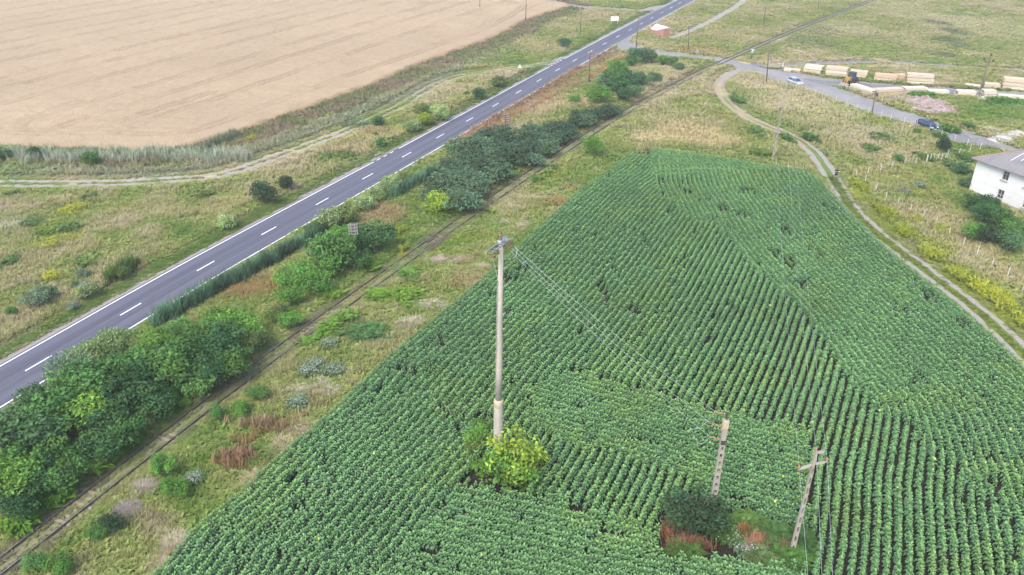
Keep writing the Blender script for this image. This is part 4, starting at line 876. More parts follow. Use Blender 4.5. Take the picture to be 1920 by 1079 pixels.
for a in [
 (318, 745, 23, 'leafy', 'fresh', 'small fresh green shrub in front of the bare trunked tree near the rails'),
 (138, 850, 22, 'leafy', 'fresh', 'small fresh green shrub at the foot of the thicket left of the visible sleepers'),
 (455, 770, 17, 'leafy', 'fresh', 'small bright shrub right of the rails, lower of a pair below the white flowers'),
 (482, 738, 20, 'leafy', 'mid', 'bushy green shrub right of the rails, upper of a pair below the white flowers'),
 (305, 876, 26, 'leafy', 'fresh', 'round fresh green shrub right of the rails beside the visible sleepers'),
 (330, 920, 24, 'leafy', 'fresh', 'taller fresh green shrub right of the rails, below the round one'),
 (405, 775, 16, 'leafy', 'mid', 'small green shrub growing against the right rail'),
 (212, 985, 24, 'fine', 'dark', 'dark shrub with grey dead stems beside the left foreground rails'),
 (110, 1062, 26, 'leafy', 'fresh', 'bright green shrub at the bottom edge beside the rails, right of a pair'),
 (66, 1055, 22, 'leafy', 'mid', 'darker green shrub at the bottom edge beside the rails, left of a pair'),
 (185, 1000, 18, 'fine', 'mid', 'thin green shrub left of the dark one with dead stems'),
 (345, 758, 12, 'leafy', 'bright', 'tiny bright shrub by the left rail'),
 (628, 478, 44, 'round', 'mid', 'big round green bush left of the wooden telegraph pole'),
 (648, 452, 34, 'fine', 'fresh', 'soft light green bush behind the big round one at the telegraph pole'),
 (668, 490, 26, 'fine', 'mid', 'lighter bush directly below the telegraph pole, right of the big round one'),
 (702, 448, 35, 'round', 'deep', 'dark green bush right of the telegraph pole with yellow weeds beside it'),
 (600, 500, 32, 'leafy', 'bright', 'bright leafy bush at the lower left of the big round one'),
 (592, 535, 30, 'fine', 'fresh', 'pale green bush between thicket and rails below the big round one'),
 (552, 522, 34, 'fine', 'fresh', 'soft pale green bush right of the reddish weed patch'),
 (545, 558, 24, 'leafy', 'fresh', 'small light green bush below the soft pale one near the reddish weeds'),
 (520, 590, 22, 'fine', 'olive', 'low olive bush at the right end of the thicket by the rails'),
 (548, 602, 20, 'leafy', 'fresh', 'low fresh bush leaning towards the rails at the right end of the thicket'),
 (617, 414, 26, 'flower', 'pale', 'white flowering elder bush by the road above the telegraph pole, left of a pair'),
 (650, 408, 24, 'flower', 'olive', 'white flowering elder bush by the road above the telegraph pole, right of a pair'),
 (683, 384, 20, 'flower', 'pale', 'rounded pale flowering bush in the middle of the roadside row'),
 (706, 366, 19, 'flower', 'pale', 'flowering bush in the roadside row next to the reeds with bluish stems'),
 (733, 347, 20, 'flower', 'pale', 'flowering bush at the right end of the pale roadside row'),
 (757, 335, 16, 'flower', 'olive', 'small flowering bush beside the dark reeds by the road'),
 (590, 432, 16, 'fine', 'deep', 'small dark bush at the left end of the roadside flowering row'),
 (822, 384, 24, 'round', 'lime', 'round lime green bush at the lower left of the dark blackthorn mass'),
 (1110, 277, 24, 'feathery', 'bright', 'round bright green bush standing alone between rails and sunflowers'),
 (1003, 337, 9, 'leafy', 'fresh', 'tiny green shrub right of the rails halfway to the lone round bush'),
 (1037, 315, 8, 'fine', 'olive', 'tiny dull shrub right of the rails below the lone round bush'),
 (495, 365, 25, 'round', 'dark', 'dark round bush left of the road, larger of a pair'),
 (535, 346, 15, 'round', 'dark', 'dark round bush left of the road, smaller of a pair'),
 (424, 418, 17, 'flower', 'pale', 'pale flowering bush left of the road below the dark pair'),
 (710, 231, 12, 'round', 'deep', 'dark upright bush beside the dirt track left of the road'),
 (704, 254, 7, 'fine', 'olive', 'small dull bush just below the dark upright one'),
 (713, 267, 11, 'weed', 'mid', 'low green bush on the road verge below the dark upright one'),
 (793, 210, 15, 'round', 'olive', 'dark topped bush left of the road with pale bushes at its foot'),
 (797, 225, 15, 'flower', 'lime', 'pale yellowish bush at the foot of the dark topped one'),
 (825, 213, 18, 'flower', 'pale', 'pale wide bush right of the dark topped one on the left verge'),
 (776, 238, 14, 'flower', 'pale', 'pale low bush lowest of the group on the left verge'),
 (898, 177, 13, 'leafy', 'deep', 'dark green bush on the left verge halfway along the road'),
 (875, 177, 6, 'fine', 'dark', 'tiny dark twiggy bush on the left verge beside the halfway bush'),
 (940, 152, 16, 'weed', 'olive', 'low spreading olive bush below the triangular sign'),
 (1057, 82, 11, 'feathery', 'blue', 'two topped bluish bush alone on the far left verge'),
 (1066, 79, 6, 'feathery', 'blue', 'small bluish bush touching the two topped one'),
 (65, 289, 14, 'feathery', 'deep', 'tall dark bush on the wheat edge, second from the left frame edge'),
 (4, 293, 15, 'round', 'deep', 'dark bush on the wheat edge at the left frame edge'),
 (124, 292, 8, 'fine', 'blue', 'small bluish bush on the wheat edge between two taller ones'),
 (170, 301, 18, 'leafy', 'mid', 'mid green bush on the wheat edge, rightmost of the row'),
 (68, 562, 24, 'fine', 'grey', 'grey green bush in the left meadow near the road'),
 (82, 552, 20, 'fine', 'blue', 'bluish dark bush against the grey green one in the left meadow'),
 (162, 548, 18, 'flower', 'pale', 'pale yellow green bush by the road in the left meadow'),
 (137, 575, 11, 'flower', 'grey', 'small white speckled bush by the road below the pale yellow green one'),
 (155, 515, 14, 'fine', 'grey', 'grey green bush above the pale one in the left meadow'),
 (228, 512, 16, 'leafy', 'olive', 'tall green weed bush by the road in the left meadow'),
 (142, 535, 9, 'fine', 'blue', 'small bluish bush left of the pale yellow green one'),
 (22, 586, 12, 'leafy', 'mid', 'small green bush near the left frame edge in the meadow'),
 (1160, 152, 30, 'leafy', 'mid', 'tall green bush, largest of the far group beside the crossroads'),
 (1140, 158, 22, 'leafy', 'blue', 'bluish bush left of the tallest one in the far group'),
 (1180, 158, 24, 'leafy', 'blue', 'dark bluish bush right of the tallest one in the far group'),
 (1155, 130, 22, 'fine', 'fresh', 'fresh green bush behind the tallest one in the far group'),
 (1205, 152, 18, 'leafy', 'blue', 'dark bush at the right end of the far group'),
 (1228, 148, 13, 'leafy', 'blue', 'small bush trailing off the right end of the far group'),
 (1168, 180, 17, 'leafy', 'deep', 'dark bush at the lower front of the far group'),
 (1190, 175, 16, 'leafy', 'blue', 'grey green bush at the lower right front of the far group'),
 (1125, 180, 22, 'fine', 'fresh', 'light green bush at the lower left front of the far group'),
 (1076, 188, 11, 'leafy', 'bright', 'small lime green bush left of the far group'),
 (1190, 104, 15, 'leafy', 'blue', 'bluish bush beside the crossroads at the foot of the tall pole'),
 (1208, 106, 18, 'leafy', 'blue', 'dark bush beside the crossroads right of the tall pole'),
 (1186, 117, 14, 'leafy', 'mid', 'mid green bush below the ones at the tall pole'),
 (1222, 110, 12, 'leafy', 'mid', 'green bush right end of the cluster at the tall pole'),
 (1243, 115, 12, 'leafy', 'fresh', 'fresh green low bush between the tall pole and the crossing'),
 (1260, 117, 12, 'leafy', 'mid', 'dark green low bush between the tall pole and the crossing'),
 (1272, 127, 10, 'leafy', 'blue', 'low bluish bush nearest the level crossing'),
 (1771, 274, 15, 'round', 'dark', 'dark round bush by the white posts left of the house'),
 (1686, 299, 10, 'leafy', 'mid', 'small mid green bush in the right meadow'),
 (1718, 247, 7, 'leafy', 'mid', 'small bush below the dark blue car'),
 (1836, 384, 24, 'fine', 'deep', 'tall dark bush against the left end of the house wall'),
 (1866, 380, 12, 'fine', 'deep', 'dark bush under the lower window of the house'),
 (1848, 405, 26, 'leafy', 'deep', 'dark bush in front of the house wall, below the tall one'),
 (1880, 412, 22, 'leafy', 'mid', 'mid green bush in front of the house wall on the right'),
 (1905, 428, 22, 'leafy', 'mid', 'green bush at the right frame edge below the house'),
 (1822, 435, 22, 'leafy', 'fresh', 'fresh green bush at the lower left of the house bushes'),
 (1855, 442, 24, 'fine', 'dark', 'dark twiggy bush lowest in front of the house'),
 (1895, 455, 26, 'leafy', 'blue', 'bluish green bush at the lower right of the house bushes'),
 (1812, 345, 14, 'fine', 'blue', 'dark bush at the left corner of the house'),
 (1800, 318, 15, 'fine', 'blue', 'bluish bush on the meadow left of the house corner'),
 (1296, 970, 56, 'fine', 'dark', 'big dark bush at the foot of the concrete ladder pole'),
 (1340, 985, 20, 'fine', 'dark', 'small dark bush right of the big one at the ladder pole'),
 (1220 + 110, 955, 14, 'fine', 'deep', 'dark low bush wrapped around the foot of the ladder pole'),
]: plant(*a)
plant(966, 862, 56, 'sparse', 'lime', 'yellow green tree growing at the foot of the tall round pole', 'young_tree', 'tree', None, 1.0, .1)
plant(954, 888, 44, 'leafy', 'bright', 'dense bright green bush in front of the tall round pole')
plant(986, 864, 36, 'feathery', 'lime', 'yellow green bush right of the tall round pole')
plant(898, 825, 30, 'sparse', 'bright', 'sparse twiggy bush left of the tall round pole')
plant(905, 800, 22, 'sparse', 'bright', 'sparse light green top left of the tall round pole')
plant(886, 845, 20, 'sparse', 'olive', 'low twiggy bush at the left foot of the tall round pole')
# the blackthorn mass reads as one low thicket
BT = [(815, 362), (850, 352), (888, 345), (835, 335), (870, 330), (905, 325), (930, 315), (960, 300), (845, 312), (880, 302), (915, 298), (950, 285), (985, 285), (865, 285), (900, 275), (940, 268), (975, 265), (1010, 268), (905, 258), (935, 252), (1000, 250), (1030, 250), (1040, 240), (1060, 240), (1075, 232), (1095, 228), (1085, 218), (1110, 218), (1130, 212), (1145, 208), (850, 372), (880, 362), (865, 385), (1050, 258), (1020, 280), (990, 300), (930, 330), (825, 350), (1065, 250), (1100, 215)]
Vs, Ts, Cs, off = [], [], [], 0
bp = [crown(300 + j, nl=11, leaf=.072, dens=1.0, squash=.85) for j in range(3)]
for k, (px, py) in enumerate(BT):
    q = at(px, py, 1.3); R = rng.uniform(2.8, 3.6) * (1 if px < 1040 else .8); v, t, c = bp[k % 3]; a = k * 2.1
    vv = np.stack([v[:, 0] * math.cos(a) - v[:, 1] * math.sin(a), v[:, 0] * math.sin(a) + v[:, 1] * math.cos(a), v[:, 2] * rng.uniform(.55, .75)], 1) * R + np.array([q[0], q[1], 0])
    Vs.append(vv); Ts.append(t + off); off += len(v); Cs.append(c * np.array([.092, .150, .080]) * rng.uniform(.65, 1.4))
tag(link('blackthorn_thicket', tri_mesh('blackthorn_thicket', np.vstack(Vs), np.vstack(Ts), np.vstack(Cs)), M_blade), 'low dark bluish blackthorn thicket between road and rails', 'thicket', None, 'stuff')
# ================================================================== poles and wires
M_conc = mat('weathered_concrete', (.40, .35, .295), .9, layers=[((3, 3, .4), .42, .65, (.30, .265, .235), .7), (9, .5, .7, (.47, .44, .40), .4)], bump=(14, .4, .02))
M_conc2 = mat('pale_concrete', (.31, .27, .23), .9, layers=[((2, 2, .6), .45, .68, (.29, .25, .215), .6)], bump=(14, .4, .02))
M_lime = mat('rust_stained_concrete', (.43, .36, .26), .9, layers=[(3, .45, .65, (.33, .23, .13), .7)])
M_steel = mat('galvanised_steel', (.42, .43, .43), .5, .6, layers=[(6, .5, .7, (.25, .22, .19), .5)])
M_dark = mat('dark_steel', (.07, .065, .065), .6, .3)
M_insb = mat('brown_porcelain', (.14, .06, .045), .3, coat=.3)
M_insr = mat('red_porcelain', (.36, .15, .10), .4, coat=.2)
M_insw = mat('white_porcelain', (.42, .41, .39), .35, coat=.2)
M_wood = mat('tarred_timber', (.16, .125, .10), .9, layers=[((8, 8, .6), .45, .65, (.09, .07, .06), .7)])
M_wire = mat('bare_aluminium_wire', (.55, .56, .57), .45, .6)
def frame(base, top):
    """rotation whose z axis runs from base to top"""
    d = (Vector(top) - Vector(base)); z = d.normalized(); x = (Vector((1, 0, 0)) - z * z.x).normalized(); y = z.cross(x)
    return Matrix((x, y, z)).transposed(), d.length
def disc_string(b, p, q, n=3, r=.07):
    p = Vector(p); q = Vector(q); R = (q - p).to_track_quat('Z', 'Y').to_matrix(); L = (q - p).length
    prof = [(.012, 0)]
    for k in range(n):
        z = L * (k + .5) / n; prof += [(.02, z - L * .3 / n), (r, z - L * .12 / n), (r * .8, z + L * .12 / n), (.02, z + L * .25 / n)]
    prof.append((.012, L)); return b.lathe(prof, p, 8, R)
# ---- tall round pole
b0 = at(933, 878); z1 = 19.9
t0 = atY(939.5, 455, b0[1] - .1)
main = empty('utility_pole', (b0[0], b0[1], 0), 0, 'very tall round tapered concrete pole with a thicker foot, rising from the yellow green bush', 'utility pole')
O = Vector((b0[0], b0[1], 0)); dl = Vector(t0) - O
def along(z): return dl * (z / dl.z)
z_top = dl.z; z_j = atY(935.5, 752, b0[1])[2]
MB().tube([along(z_j - .05), along(z_j + 3), along(z_top * .7), along(z_top)], [.27, .255, .215, .165], 18).build('pole_shaft', M_conc, main, True)
MB().tube([along(-.2), along(z_j * .5), along(z_j - .15), along(z_j + .12)], [.39, .385, .38, .36], 20).build('pole_foot', M_conc, main, True)
MB().lathe([(.365, -.5), (.39, -.45), (.395, .1), (.36, .16), (.27, .17)], along(z_j), 20).build('joint_collar', M_lime, main, True)
a0 = Vector(atY(922, 470, b0[1] - 1.0)) - O; a1 = Vector(atY(957, 438, b0[1] + .5)) - O
mid = along((a0.z + a1.z) / 2)
zc = z_top - .12; c = along(zc); ax = Vector((.5, .86, 0)).normalized(); sd_ = Vector((-ax.y, ax.x, 0))
A0 = c - ax * 1.25; A1 = c + ax * .95
for s in (-1, 1): MB().box((0, 0, 0), (2.9, .06, .14), Matrix.Rotation(math.atan2(ax.y, ax.x), 3, 'Z')).build('crossarm', M_steel, main, bevel=.01).location = c - ax * .15 + sd_ * .2 * s
bx = MB()
for k in (-1.1, -.5, .35, .8): bx.box(tuple(c + ax * k), (.08, .46, .08), Matrix.Rotation(math.atan2(ax.y, ax.x), 3, 'Z'))
bx.tube([c - ax * .9 - Vector((0, 0, .05)), c - Vector((0, 0, .75))], .025, 6).tube([c + ax * .7 - Vector((0, 0, .05)), c - Vector((0, 0, .75))], .025, 6)
bx.build('arm_brace', M_dark, main)
bx = MB().box(tuple(c + ax * .1 + Vector((0, 0, .2))), (.75, .34, .26), Matrix.Rotation(math.atan2(ax.y, ax.x), 3, 'Z')); bx.box(tuple(c + ax * .5 + Vector((0, 0, .16))), (.3, .5, .12), Matrix.Rotation(math.atan2(ax.y, ax.x), 3, 'Z')); bx.build('switch_gear', M_steel, main, bevel=.03)
pin = c + Vector((-.02, 0, .3)); disc_string(MB(), pin, pin + Vector((0, 0, .7)), 3, .13).build('insulator', M_insb, main, True)
wire_from = []
for k, (off_, dr_) in enumerate([(-1.1, (-.05, -.1, -.55)), (-.85, (.02, -.2, -.6)), (-.4, (.0, -.25, -.55))]):
    p = c + ax * off_ - Vector((0, 0, .05)); disc_string(MB(), p, p + Vector(dr_), 3, .10).build('insulator', M_insb, main, True)
for k, off_ in enumerate((.3, .62, .98)):
    p = c + ax * off_ + Vector((.05, -.15, -.05)); q = p + Vector((.42, -.3, -.34)); disc_string(MB(), p, q, 3, .10).build('insulator', M_insb, main, True); wire_from.append(O + q)
jl = MB()
for k, (p, q, sag) in enumerate([(c + ax * -1.1 + Vector((-.05, -.1, -.6)), c + Vector((-.25, -.2, -4.5)), .2), (c + ax * -.4 + Vector((0, -.25, -.6)), c + Vector((-.22, -.22, -3.2)), .15), (c + ax * 1.1 + Vector((.4, -.4, -.3)), c + ax * .6 + Vector((.5, -.5, -1.2)), .25), (pin + Vector((0, 0, .5)), c + ax * .5 + Vector((.1, 0, .35)), -.25)]):
    P = [p.lerp(q, t) + Vector((math.sin(t * 3.1) * sag, -math.sin(t * 3.1) * abs(sag), 0)) for t in np.linspace(0, 1, 8)]; jl.tube(P, .014, 5)
dn = [along(zc - 3) + Vector((-.24, -.2, 0)), along(12) + Vector((-.28, -.22, 0)), along(8) + Vector((-.30, -.27, 0))]; jl.tube(dn, .013, 5)
jl.build('jumper_cable', M_wire, main)
# ---- ladder-like concrete poles
def ladder_pole(base, top, w0, w1, th, holes, solid, label, lean_axis=None, name='concrete_pole', rz=0.0, mt=M_conc2):
    root = empty(name, base, 0, label, 'utility pole')
    R, L = frame(base, top); Rz = Matrix.Rotation(rz, 3, 'Z'); R = R @ Rz
    b = MB(); n = holes
    def wz(z): return w0 + (w1 - w0) * z / L
    z0 = .35 * L / 10; zt = L * (1 - solid)
    def slab(xa0, xb0, za, xa1, xb1, zb):
        V = []
        for z, xa, xb in ((za, xa0, xb0), (zb, xa1, xb1)):
            for x, y in ((xa, -th / 2), (xb, -th / 2), (xb, th / 2), (xa, th / 2)): V.append(R @ Vector((x, y, z)))
        b.add(V, [(3, 2, 1, 0), (4, 5, 6, 7), (0, 1, 5, 4), (1, 2, 6, 5), (2, 3, 7, 6), (3, 0, 4, 7)])
    rail_ = .22
    for s in (-1, 1):
        h0, h1 = wz(0) / 2, wz(L) / 2
        slab(*sorted((s * h0, s * h0 * (1 - 2 * rail_))), -.3, *sorted((s * h1, s * h1 * (1 - 2 * rail_))), L)
    step_ = (zt - z0) / n
    for k in range(n + 1):
        za = z0 + k * step_ - step_ * .19; zb = za + step_ * .38
        if k == n: zb = L - .002
        if k == 0: za = -.28
        slab(-wz(za) / 2 * .57, wz(za) / 2 * .57, za, -wz(zb) / 2 * .57, wz(zb) / 2 * .57, zb)
    b.build('pole_shaft', mt, root)
    return root, R, L
b2 = at(1332, 972); t2 = atY(1362, 786, b2[1])
lp, R2_, L2_ = ladder_pole((b2[0], b2[1], 0), tuple(t2), .49, .32, .26, 10, .24, 'concrete ladder pole with square openings and a pale band, beside the big dark bush', rz=0)
MB().box(tuple(R2_ @ Vector((0, 0, L2_ - .45))), (.44, .34, .75), R2_).build('head_band', M_lime, lp, bevel=.03)
hb = MB().box(tuple(R2_ @ Vector((0, 0, L2_ + .25))), (.10, .22, .5), R2_); hb.box(tuple(R2_ @ Vector((-.1, 0, L2_ + .4))), (.35, .06, .06), R2_)
MB().box(tuple(R2_ @ Vector((0, -.16, L2_ - 2.05))), (.34, .06, .35), R2_).build('steel_bracket', M_dark, lp); hb.build('steel_cap', M_dark, lp)
W2 = []
for k, (px, py, zl) in enumerate([(1349, 768, L2_ + .4), (1340, 791, L2_ - .7), (1343, 817, L2_ - 1.85)]):
    p = R2_ @ Vector((-.05 - .16 * (k > 0), 0, zl)); q = p + Vector((-.75, .25, .06)); disc_string(MB(), p, q, 3, .085).build('insulator', M_insr, lp, True); W2.append(Vector((b2[0], b2[1], 0)) + q)
jl = MB()
for p, q, s in ((W2[0], W2[2] + Vector((-1.4, .5, .25)), .5), (W2[2] + Vector((-1.2, .4, .2)), W2[2] + Vector((.05, 0, -.05)), .9)):
    jl.tube([p.lerp(q, t) - Vector((b2[0], b2[1], 0)) - Vector((0, 0, math.sin(t * math.pi) * s)) for t in np.linspace(0, 1, 9)], .014, 5)
jl.build('jumper_cable', M_wire, lp)
def wire(p, q, sag, label, group, r=.0075, n=24, name='power_line'):
    p = Vector(p); q = Vector(q); b = MB()
    b.tube([(p - p).lerp(q - p, t) - Vector((0, 0, 4 * sag * t * (1 - t))) for t in np.linspace(0, 1, n)], r, 5)
    o = b.build(name, M_wire); o.location = p; return tag(o, label, 'power line', group)
for k, (p, q) in enumerate(zip([wire_from[2], wire_from[1], wire_from[0]], W2)):
    wire(p, q, .4, 'thin slack wire from the tall round pole down to the concrete ladder pole', 'wires between round pole and ladder pole')
def cross_pole(base, top, w0, label, holes=9, arm=1.2, yaw=.35, big=True):
    B = Vector((base[0], base[1], 0)); root, R, L = ladder_pole(tuple(B), tuple(top), w0, w0 * .42, .22, holes, .12, label)
    tz = L * .9; Ry = Matrix.Rotation(yaw, 3, 'Z'); up = R @ Vector((0, 0, 1)); ends = []
    def wing(c, a, b_, name):
        n = 7; V = []; F = []
        bb = MB(); P = [c + Ry @ Vector((x, 0, 0)) - Vector((0, 0, .10 * abs(x))) for x in np.linspace(a, b_, n)]
        rr_ = [.035 + .06 * math.sin(math.pi * (i + .5) / n) for i in range(n)]
        for i, p in enumerate(P):
            for dy, dz in ((-1, -.5), (1, -.5), (.7, .5), (-.7, .5)): V.append(p + Ry @ Vector((0, dy * rr_[i] * 1.3, dz * rr_[i])))
        for i in range(n - 1):
            for k in range(4): F.append((i * 4 + k, i * 4 + (k + 1) % 4, i * 4 + 4 + (k + 1) % 4, i * 4 + 4 + k))
        F += [(3, 2, 1, 0), tuple(range(4 * n - 4, 4 * n))]; bb.add(V, F); bb.build(name, M_conc2, root)
    c1 = up * (L * .885); wing(c1, -arm, -.03, 'crossarm'); wing(c1, .03, arm * .95, 'crossarm')
    mast = MB().tube([up * (L * .84), up * (L * 1.0)], [w0 * .2, w0 * .17], 6); mast.build('mast', M_conc2, root)
    wing(up * (L * .985), -.08, .75, 'top_arm')
    for p in (c1 + Ry @ Vector((-arm, 0, -.05)), up * L + Ry @ Vector((-.08, 0, 0)), c1 + Ry @ Vector((arm * .93, 0, -.05))):
        MB().lathe([(.03, 0), (.09, .04), (.10, .12), (.06, .16), (.09, .2), (.03, .3)], p, 8).build('insulator', M_insr, root, True); ends.append(B + p + Vector((0, 0, .2)))
    return root, ends
b3 = at(1483, 1042); t3 = atY(1531, 846, b3[1])
p3, E3 = cross_pole(b3, t3, .35, 'slender slotted concrete pole with a cross shaped head, standing in the right foreground', 9)
b4 = at(1448, 303); t4 = atY(1470, 185, b4[1])
p4, E4 = cross_pole(b4, t4, .36, 'slender concrete pole with a crossarm beside the farm track bend', 9, 1.7, .25)
for k, (p, q) in enumerate(zip(E3, E4)):
    wire(p, q, .9, 'long thin wire from the foreground cross headed pole to the pole by the track bend', 'wires over the sunflower field', .008)
    d = (Vector(p) - Vector(q)); d.z = 0; d.normalize()
    e = [(1515, 1079), (1541.5, 1079), (1561.5, 1079)][k]; g = at3(*e, 8.2); dd = (Vector(g) - Vector(p)).normalized()
    wire(p, Vector(p) + dd * 34, .05, 'thin wire leaving the foreground cross headed pole towards the lower frame edge', 'wires at the lower frame edge', .009)
# ---- wooden telegraph poles along the road
def telegraph(base, top_px, arms, label, aw=1.5, r=.13, name='telegraph_pole', yaw=.45, am=M_wood, tilt=0):
    bx_, by_ = at(*base); t = atY(top_px[0], top_px[1], by_); root = empty(name, (bx_, by_, 0), 0, label, 'utility pole'); d = Vector(t) - Vector((bx_, by_, 0))
    MB().tube([-d * .02, d * .5, d], [r, r * .9, r * .75], 9).build('pole_shaft', M_wood, root, True)
    Rz = Matrix.Rotation(yaw, 3, 'Z')
    for k in range(arms):
        c = d * (1 - .02) - Vector((0, 0, .15 + .42 * k)); MB().box(tuple(c + Rz @ Vector((0, -r - .04, 0))), (aw, .10, .12), Rz).build('crossarm', am, root)
        ib = MB()
        for s in (-.45, -.2, .2, .45): ib.lathe([(.02, 0), (.05, .03), (.055, .12), (.03, .17)], c + Rz @ Vector((s * aw, -r - .04, .06)), 6)
        ib.build('insulators', M_insw, root)
    return root
M_greywood = mat('grey_timber', (.26, .235, .215), .9, layers=[((1, 8, 8), .45, .65, (.24, .21, .2), .6)])
telegraph((662, 492), (660.5, 418), 4, 'weathered telegraph pole with four pale crossarms between the roadside bushes', 1.15, .14, yaw=.25, am=M_greywood)
telegraph((948, 263), (948, 213), 4, 'dark telegraph pole with short crossarms behind the blackthorn mass', 1.0, .14)
telegraph((1104, 158), (1106.5, 97), 3, 'telegraph pole with three crossarms beside the reddish verge weeds', 1.3, .14)
telegraph((1192, 97), (1198.5, 20), 1, 'tall slim pole at the crossroads in front of the brick shelter', .8, .12, 'utility_pole')
telegraph((1437, 158), (1443, 70), 0, 'tall bare pole beside the side road left of the silver car', .8, .13, 'utility_pole')
telegraph((1290, 95), (1292, 48), 2, 'dark pole with two short crossarms on the meadow beyond the crossroads', 1.1, .13)
telegraph((1432, 48), (1435.5, 12), 2, 'dark pole with two short crossarms on the far meadow by the rails', 1.1, .13)
telegraph((1534, 19), (1536, -8), 1, 'distant pole cut by the top frame edge above the far meadow', 1.0, .13)
telegraph((985.5, 41), (987, -10), 1, 'dark pole at the wheat edge cut by the top frame edge', 1.0, .15)
telegraph((899.5, 17), (900, -14), 1, 'distant pole standing in the wheat at the top frame edge', 1.0, .13)
telegraph((1087, 72), (1092, 4), 1, 'pale slim pole on the left verge near the white billboard', .7, .11, 'utility_pole')
tp = telegraph((1635, 214), (1642, 169), 1, 'dark pole with a lamp box beside the side road at the lumber yard', .8, .12, 'utility_pole')
bq = at(1635, 214); MB().box((.05, -.25, 4.0), (.35, .3, .6)).build('lamp_box', M_dark, tp)
# cross headed timber pole in the lumber yard
ty = empty('utility_pole', (*at(1838, 181), 0), 0, 'dark leaning pole with a Y shaped head among the lumber stacks', 'utility pole'); o_ = Vector(ty.location)
tt = Vector(atY(1853, 116, o_.y)) - o_
MB().tube([-tt * .02, tt * .5, tt], [.30, .24, .15], 9).build('pole_shaft', M_wood, ty, True)
for p, q in (((1845, 112), (1852, 118)), ((1853, 117), (1863, 116)), ((1853, 117), (1858, 105))):
    MB().tube([Vector(atY(*p, o_.y)) - o_, Vector(atY(*q, o_.y)) - o_], .11, 6).build('crossarm', M_wood, ty)
for p in ((1845, 113), (1862, 116), (1858, 105)): MB().lathe([(.1, 0), (.22, .08), (.2, .4), (.08, .5)], Vector(atY(*p, o_.y)) - o_, 8).build('insulator', M_dark, ty, True)

# ================================================================== house
M_plas = mat('whitewashed_plaster', (.62, .61, .585), .9, layers=[((.5, .5, 1.2), .45, .7, (.52, .505, .48), .55), (2.5, .55, .75, (.42, .40, .37), .4)], bump=(8, .25, .02))
M_plinth = mat('grey_plinth', (.34, .33, .32), .9, layers=[(2, .45, .65, (.24, .23, .22), .6)])
M_roof = mat('grey_fibre_cement_roof', (.205, .19, .188), .9, layers=[((.35, .35, .35), .42, .62, (.15, .145, .15), .7), ((2.5, .25, 2), .5, .7, (.26, .25, .25), .45), (5, .5, .7, (.13, .125, .12), .4)], bump=(4, .4, .04))
M_redtile = mat('red_ridge_tile', (.33, .20, .17), .85, layers=[(2, .45, .65, (.30, .15, .12), .6)])
M_wroof = mat('pale_ridge', (.62, .61, .60), .8)
M_glass = mat('dark_window_glass', (.05, .055, .06), .12, spec=.6)
M_frame = mat('grey_window_frame', (.42, .38, .36), .7)
HW = 5.35; LEN, DEP = 16.0, 10.0
hs_ = empty('house', (HOUSE_A[0], HOUSE_A[1], 0), math.atan2(hu[1], hu[0]), 'white two storey house with a grey hipped roof at the right frame edge', 'house')
sgn = 1 if (Vector((-hu[1], hu[0], 0)) @ Vector((hn[0], hn[1], 0))) > 0 else -1
W3 = MB(); wins = [(5.5, 1.15, 3.75, .98, 1.35), (6.4, 1.15, 1.35, 1.1, 1.35), (10.4, 1.15, 3.75, .98, 1.35), (11.0, 1.15, 1.35, 1.1, 1.35), (14.2, 1.15, 3.75, .98, 1.35), (14.5, 1.15, 1.35, 1.1, 1.35)]
wins = []
def hpx(px, py):    # place on the facade seen at a pixel
    x = (px - 960) / FOC; y = -(py - 539.5) / FOC; d = np.array([x, CP + y * SP, -SP + y * CP]); nn = np.array([hn[0], hn[1], 0])
    t = ((HOUSE_A @ hn)) / (d @ nn); P = d * t + np.array([0, 0, CAMH]); return (P[:2] - HOUSE_A) @ hu, P[2]
for px, py in ((1885.5, 330.5), (1875.5, 364.5)):
    a, z = hpx(px, py); wins.append((a, z))
wins += [(wins[0][0] + 3.6, wins[0][1]), (wins[1][0] + 4.2, wins[1][1]), (wins[0][0] + 7.2, wins[0][1])]
wins = [w_ for w_ in wins if w_[0] < LEN - 1]
# walls with real openings: split the facade into strips round the windows
def wall_with_holes(L, H, holes, th, y0):
    xs_ = sorted({0, L} | {v for h in holes for v in (h[0], h[1])}); zs = sorted({0, H} | {v for h in holes for v in (h[2], h[3])}); b = MB()
    for xa, xb in zip(xs_[:-1], xs_[1:]):
        for za, zb in zip(zs[:-1], zs[1:]):
            cx, cz = (xa + xb) / 2, (za + zb) / 2
            if any(h[0] < cx < h[1] and h[2] < cz < h[3] for h in holes): continue
            b.add([(xa, y0, za), (xb, y0, za), (xb, y0, zb), (xa, y0, zb)], [(0, 1, 2, 3)])
    for h in holes:
        b.add([(h[0], y0, h[2]), (h[1], y0, h[2]), (h[1], y0, h[3]), (h[0], y0, h[3]), (h[0], y0 + th, h[2]), (h[1], y0 + th, h[2]), (h[1], y0 + th, h[3]), (h[0], y0 + th, h[3])], [(0, 4, 5, 1), (1, 5, 6, 2), (2, 6, 7, 3), (3, 7, 4, 0)])
    return b
holes = [(a - .52, a + .52, max(.5, z - .68), z + .68) for a, z in wins]
fw = wall_with_holes(LEN, HW, holes, .28, 0)
fw.add([(0, 0, 0), (0, DEP, 0), (0, DEP, HW), (0, 0, HW)], [(0, 1, 2, 3)]).add([(LEN, 0, 0), (LEN, DEP, 0), (LEN, DEP, HW), (LEN, 0, HW)], [(3, 2, 1, 0)]).add([(0, DEP, 0), (LEN, DEP, 0), (LEN, DEP, HW), (0, DEP, HW)], [(3, 2, 1, 0)])
fo = fw.build('wall', M_plas, hs_)
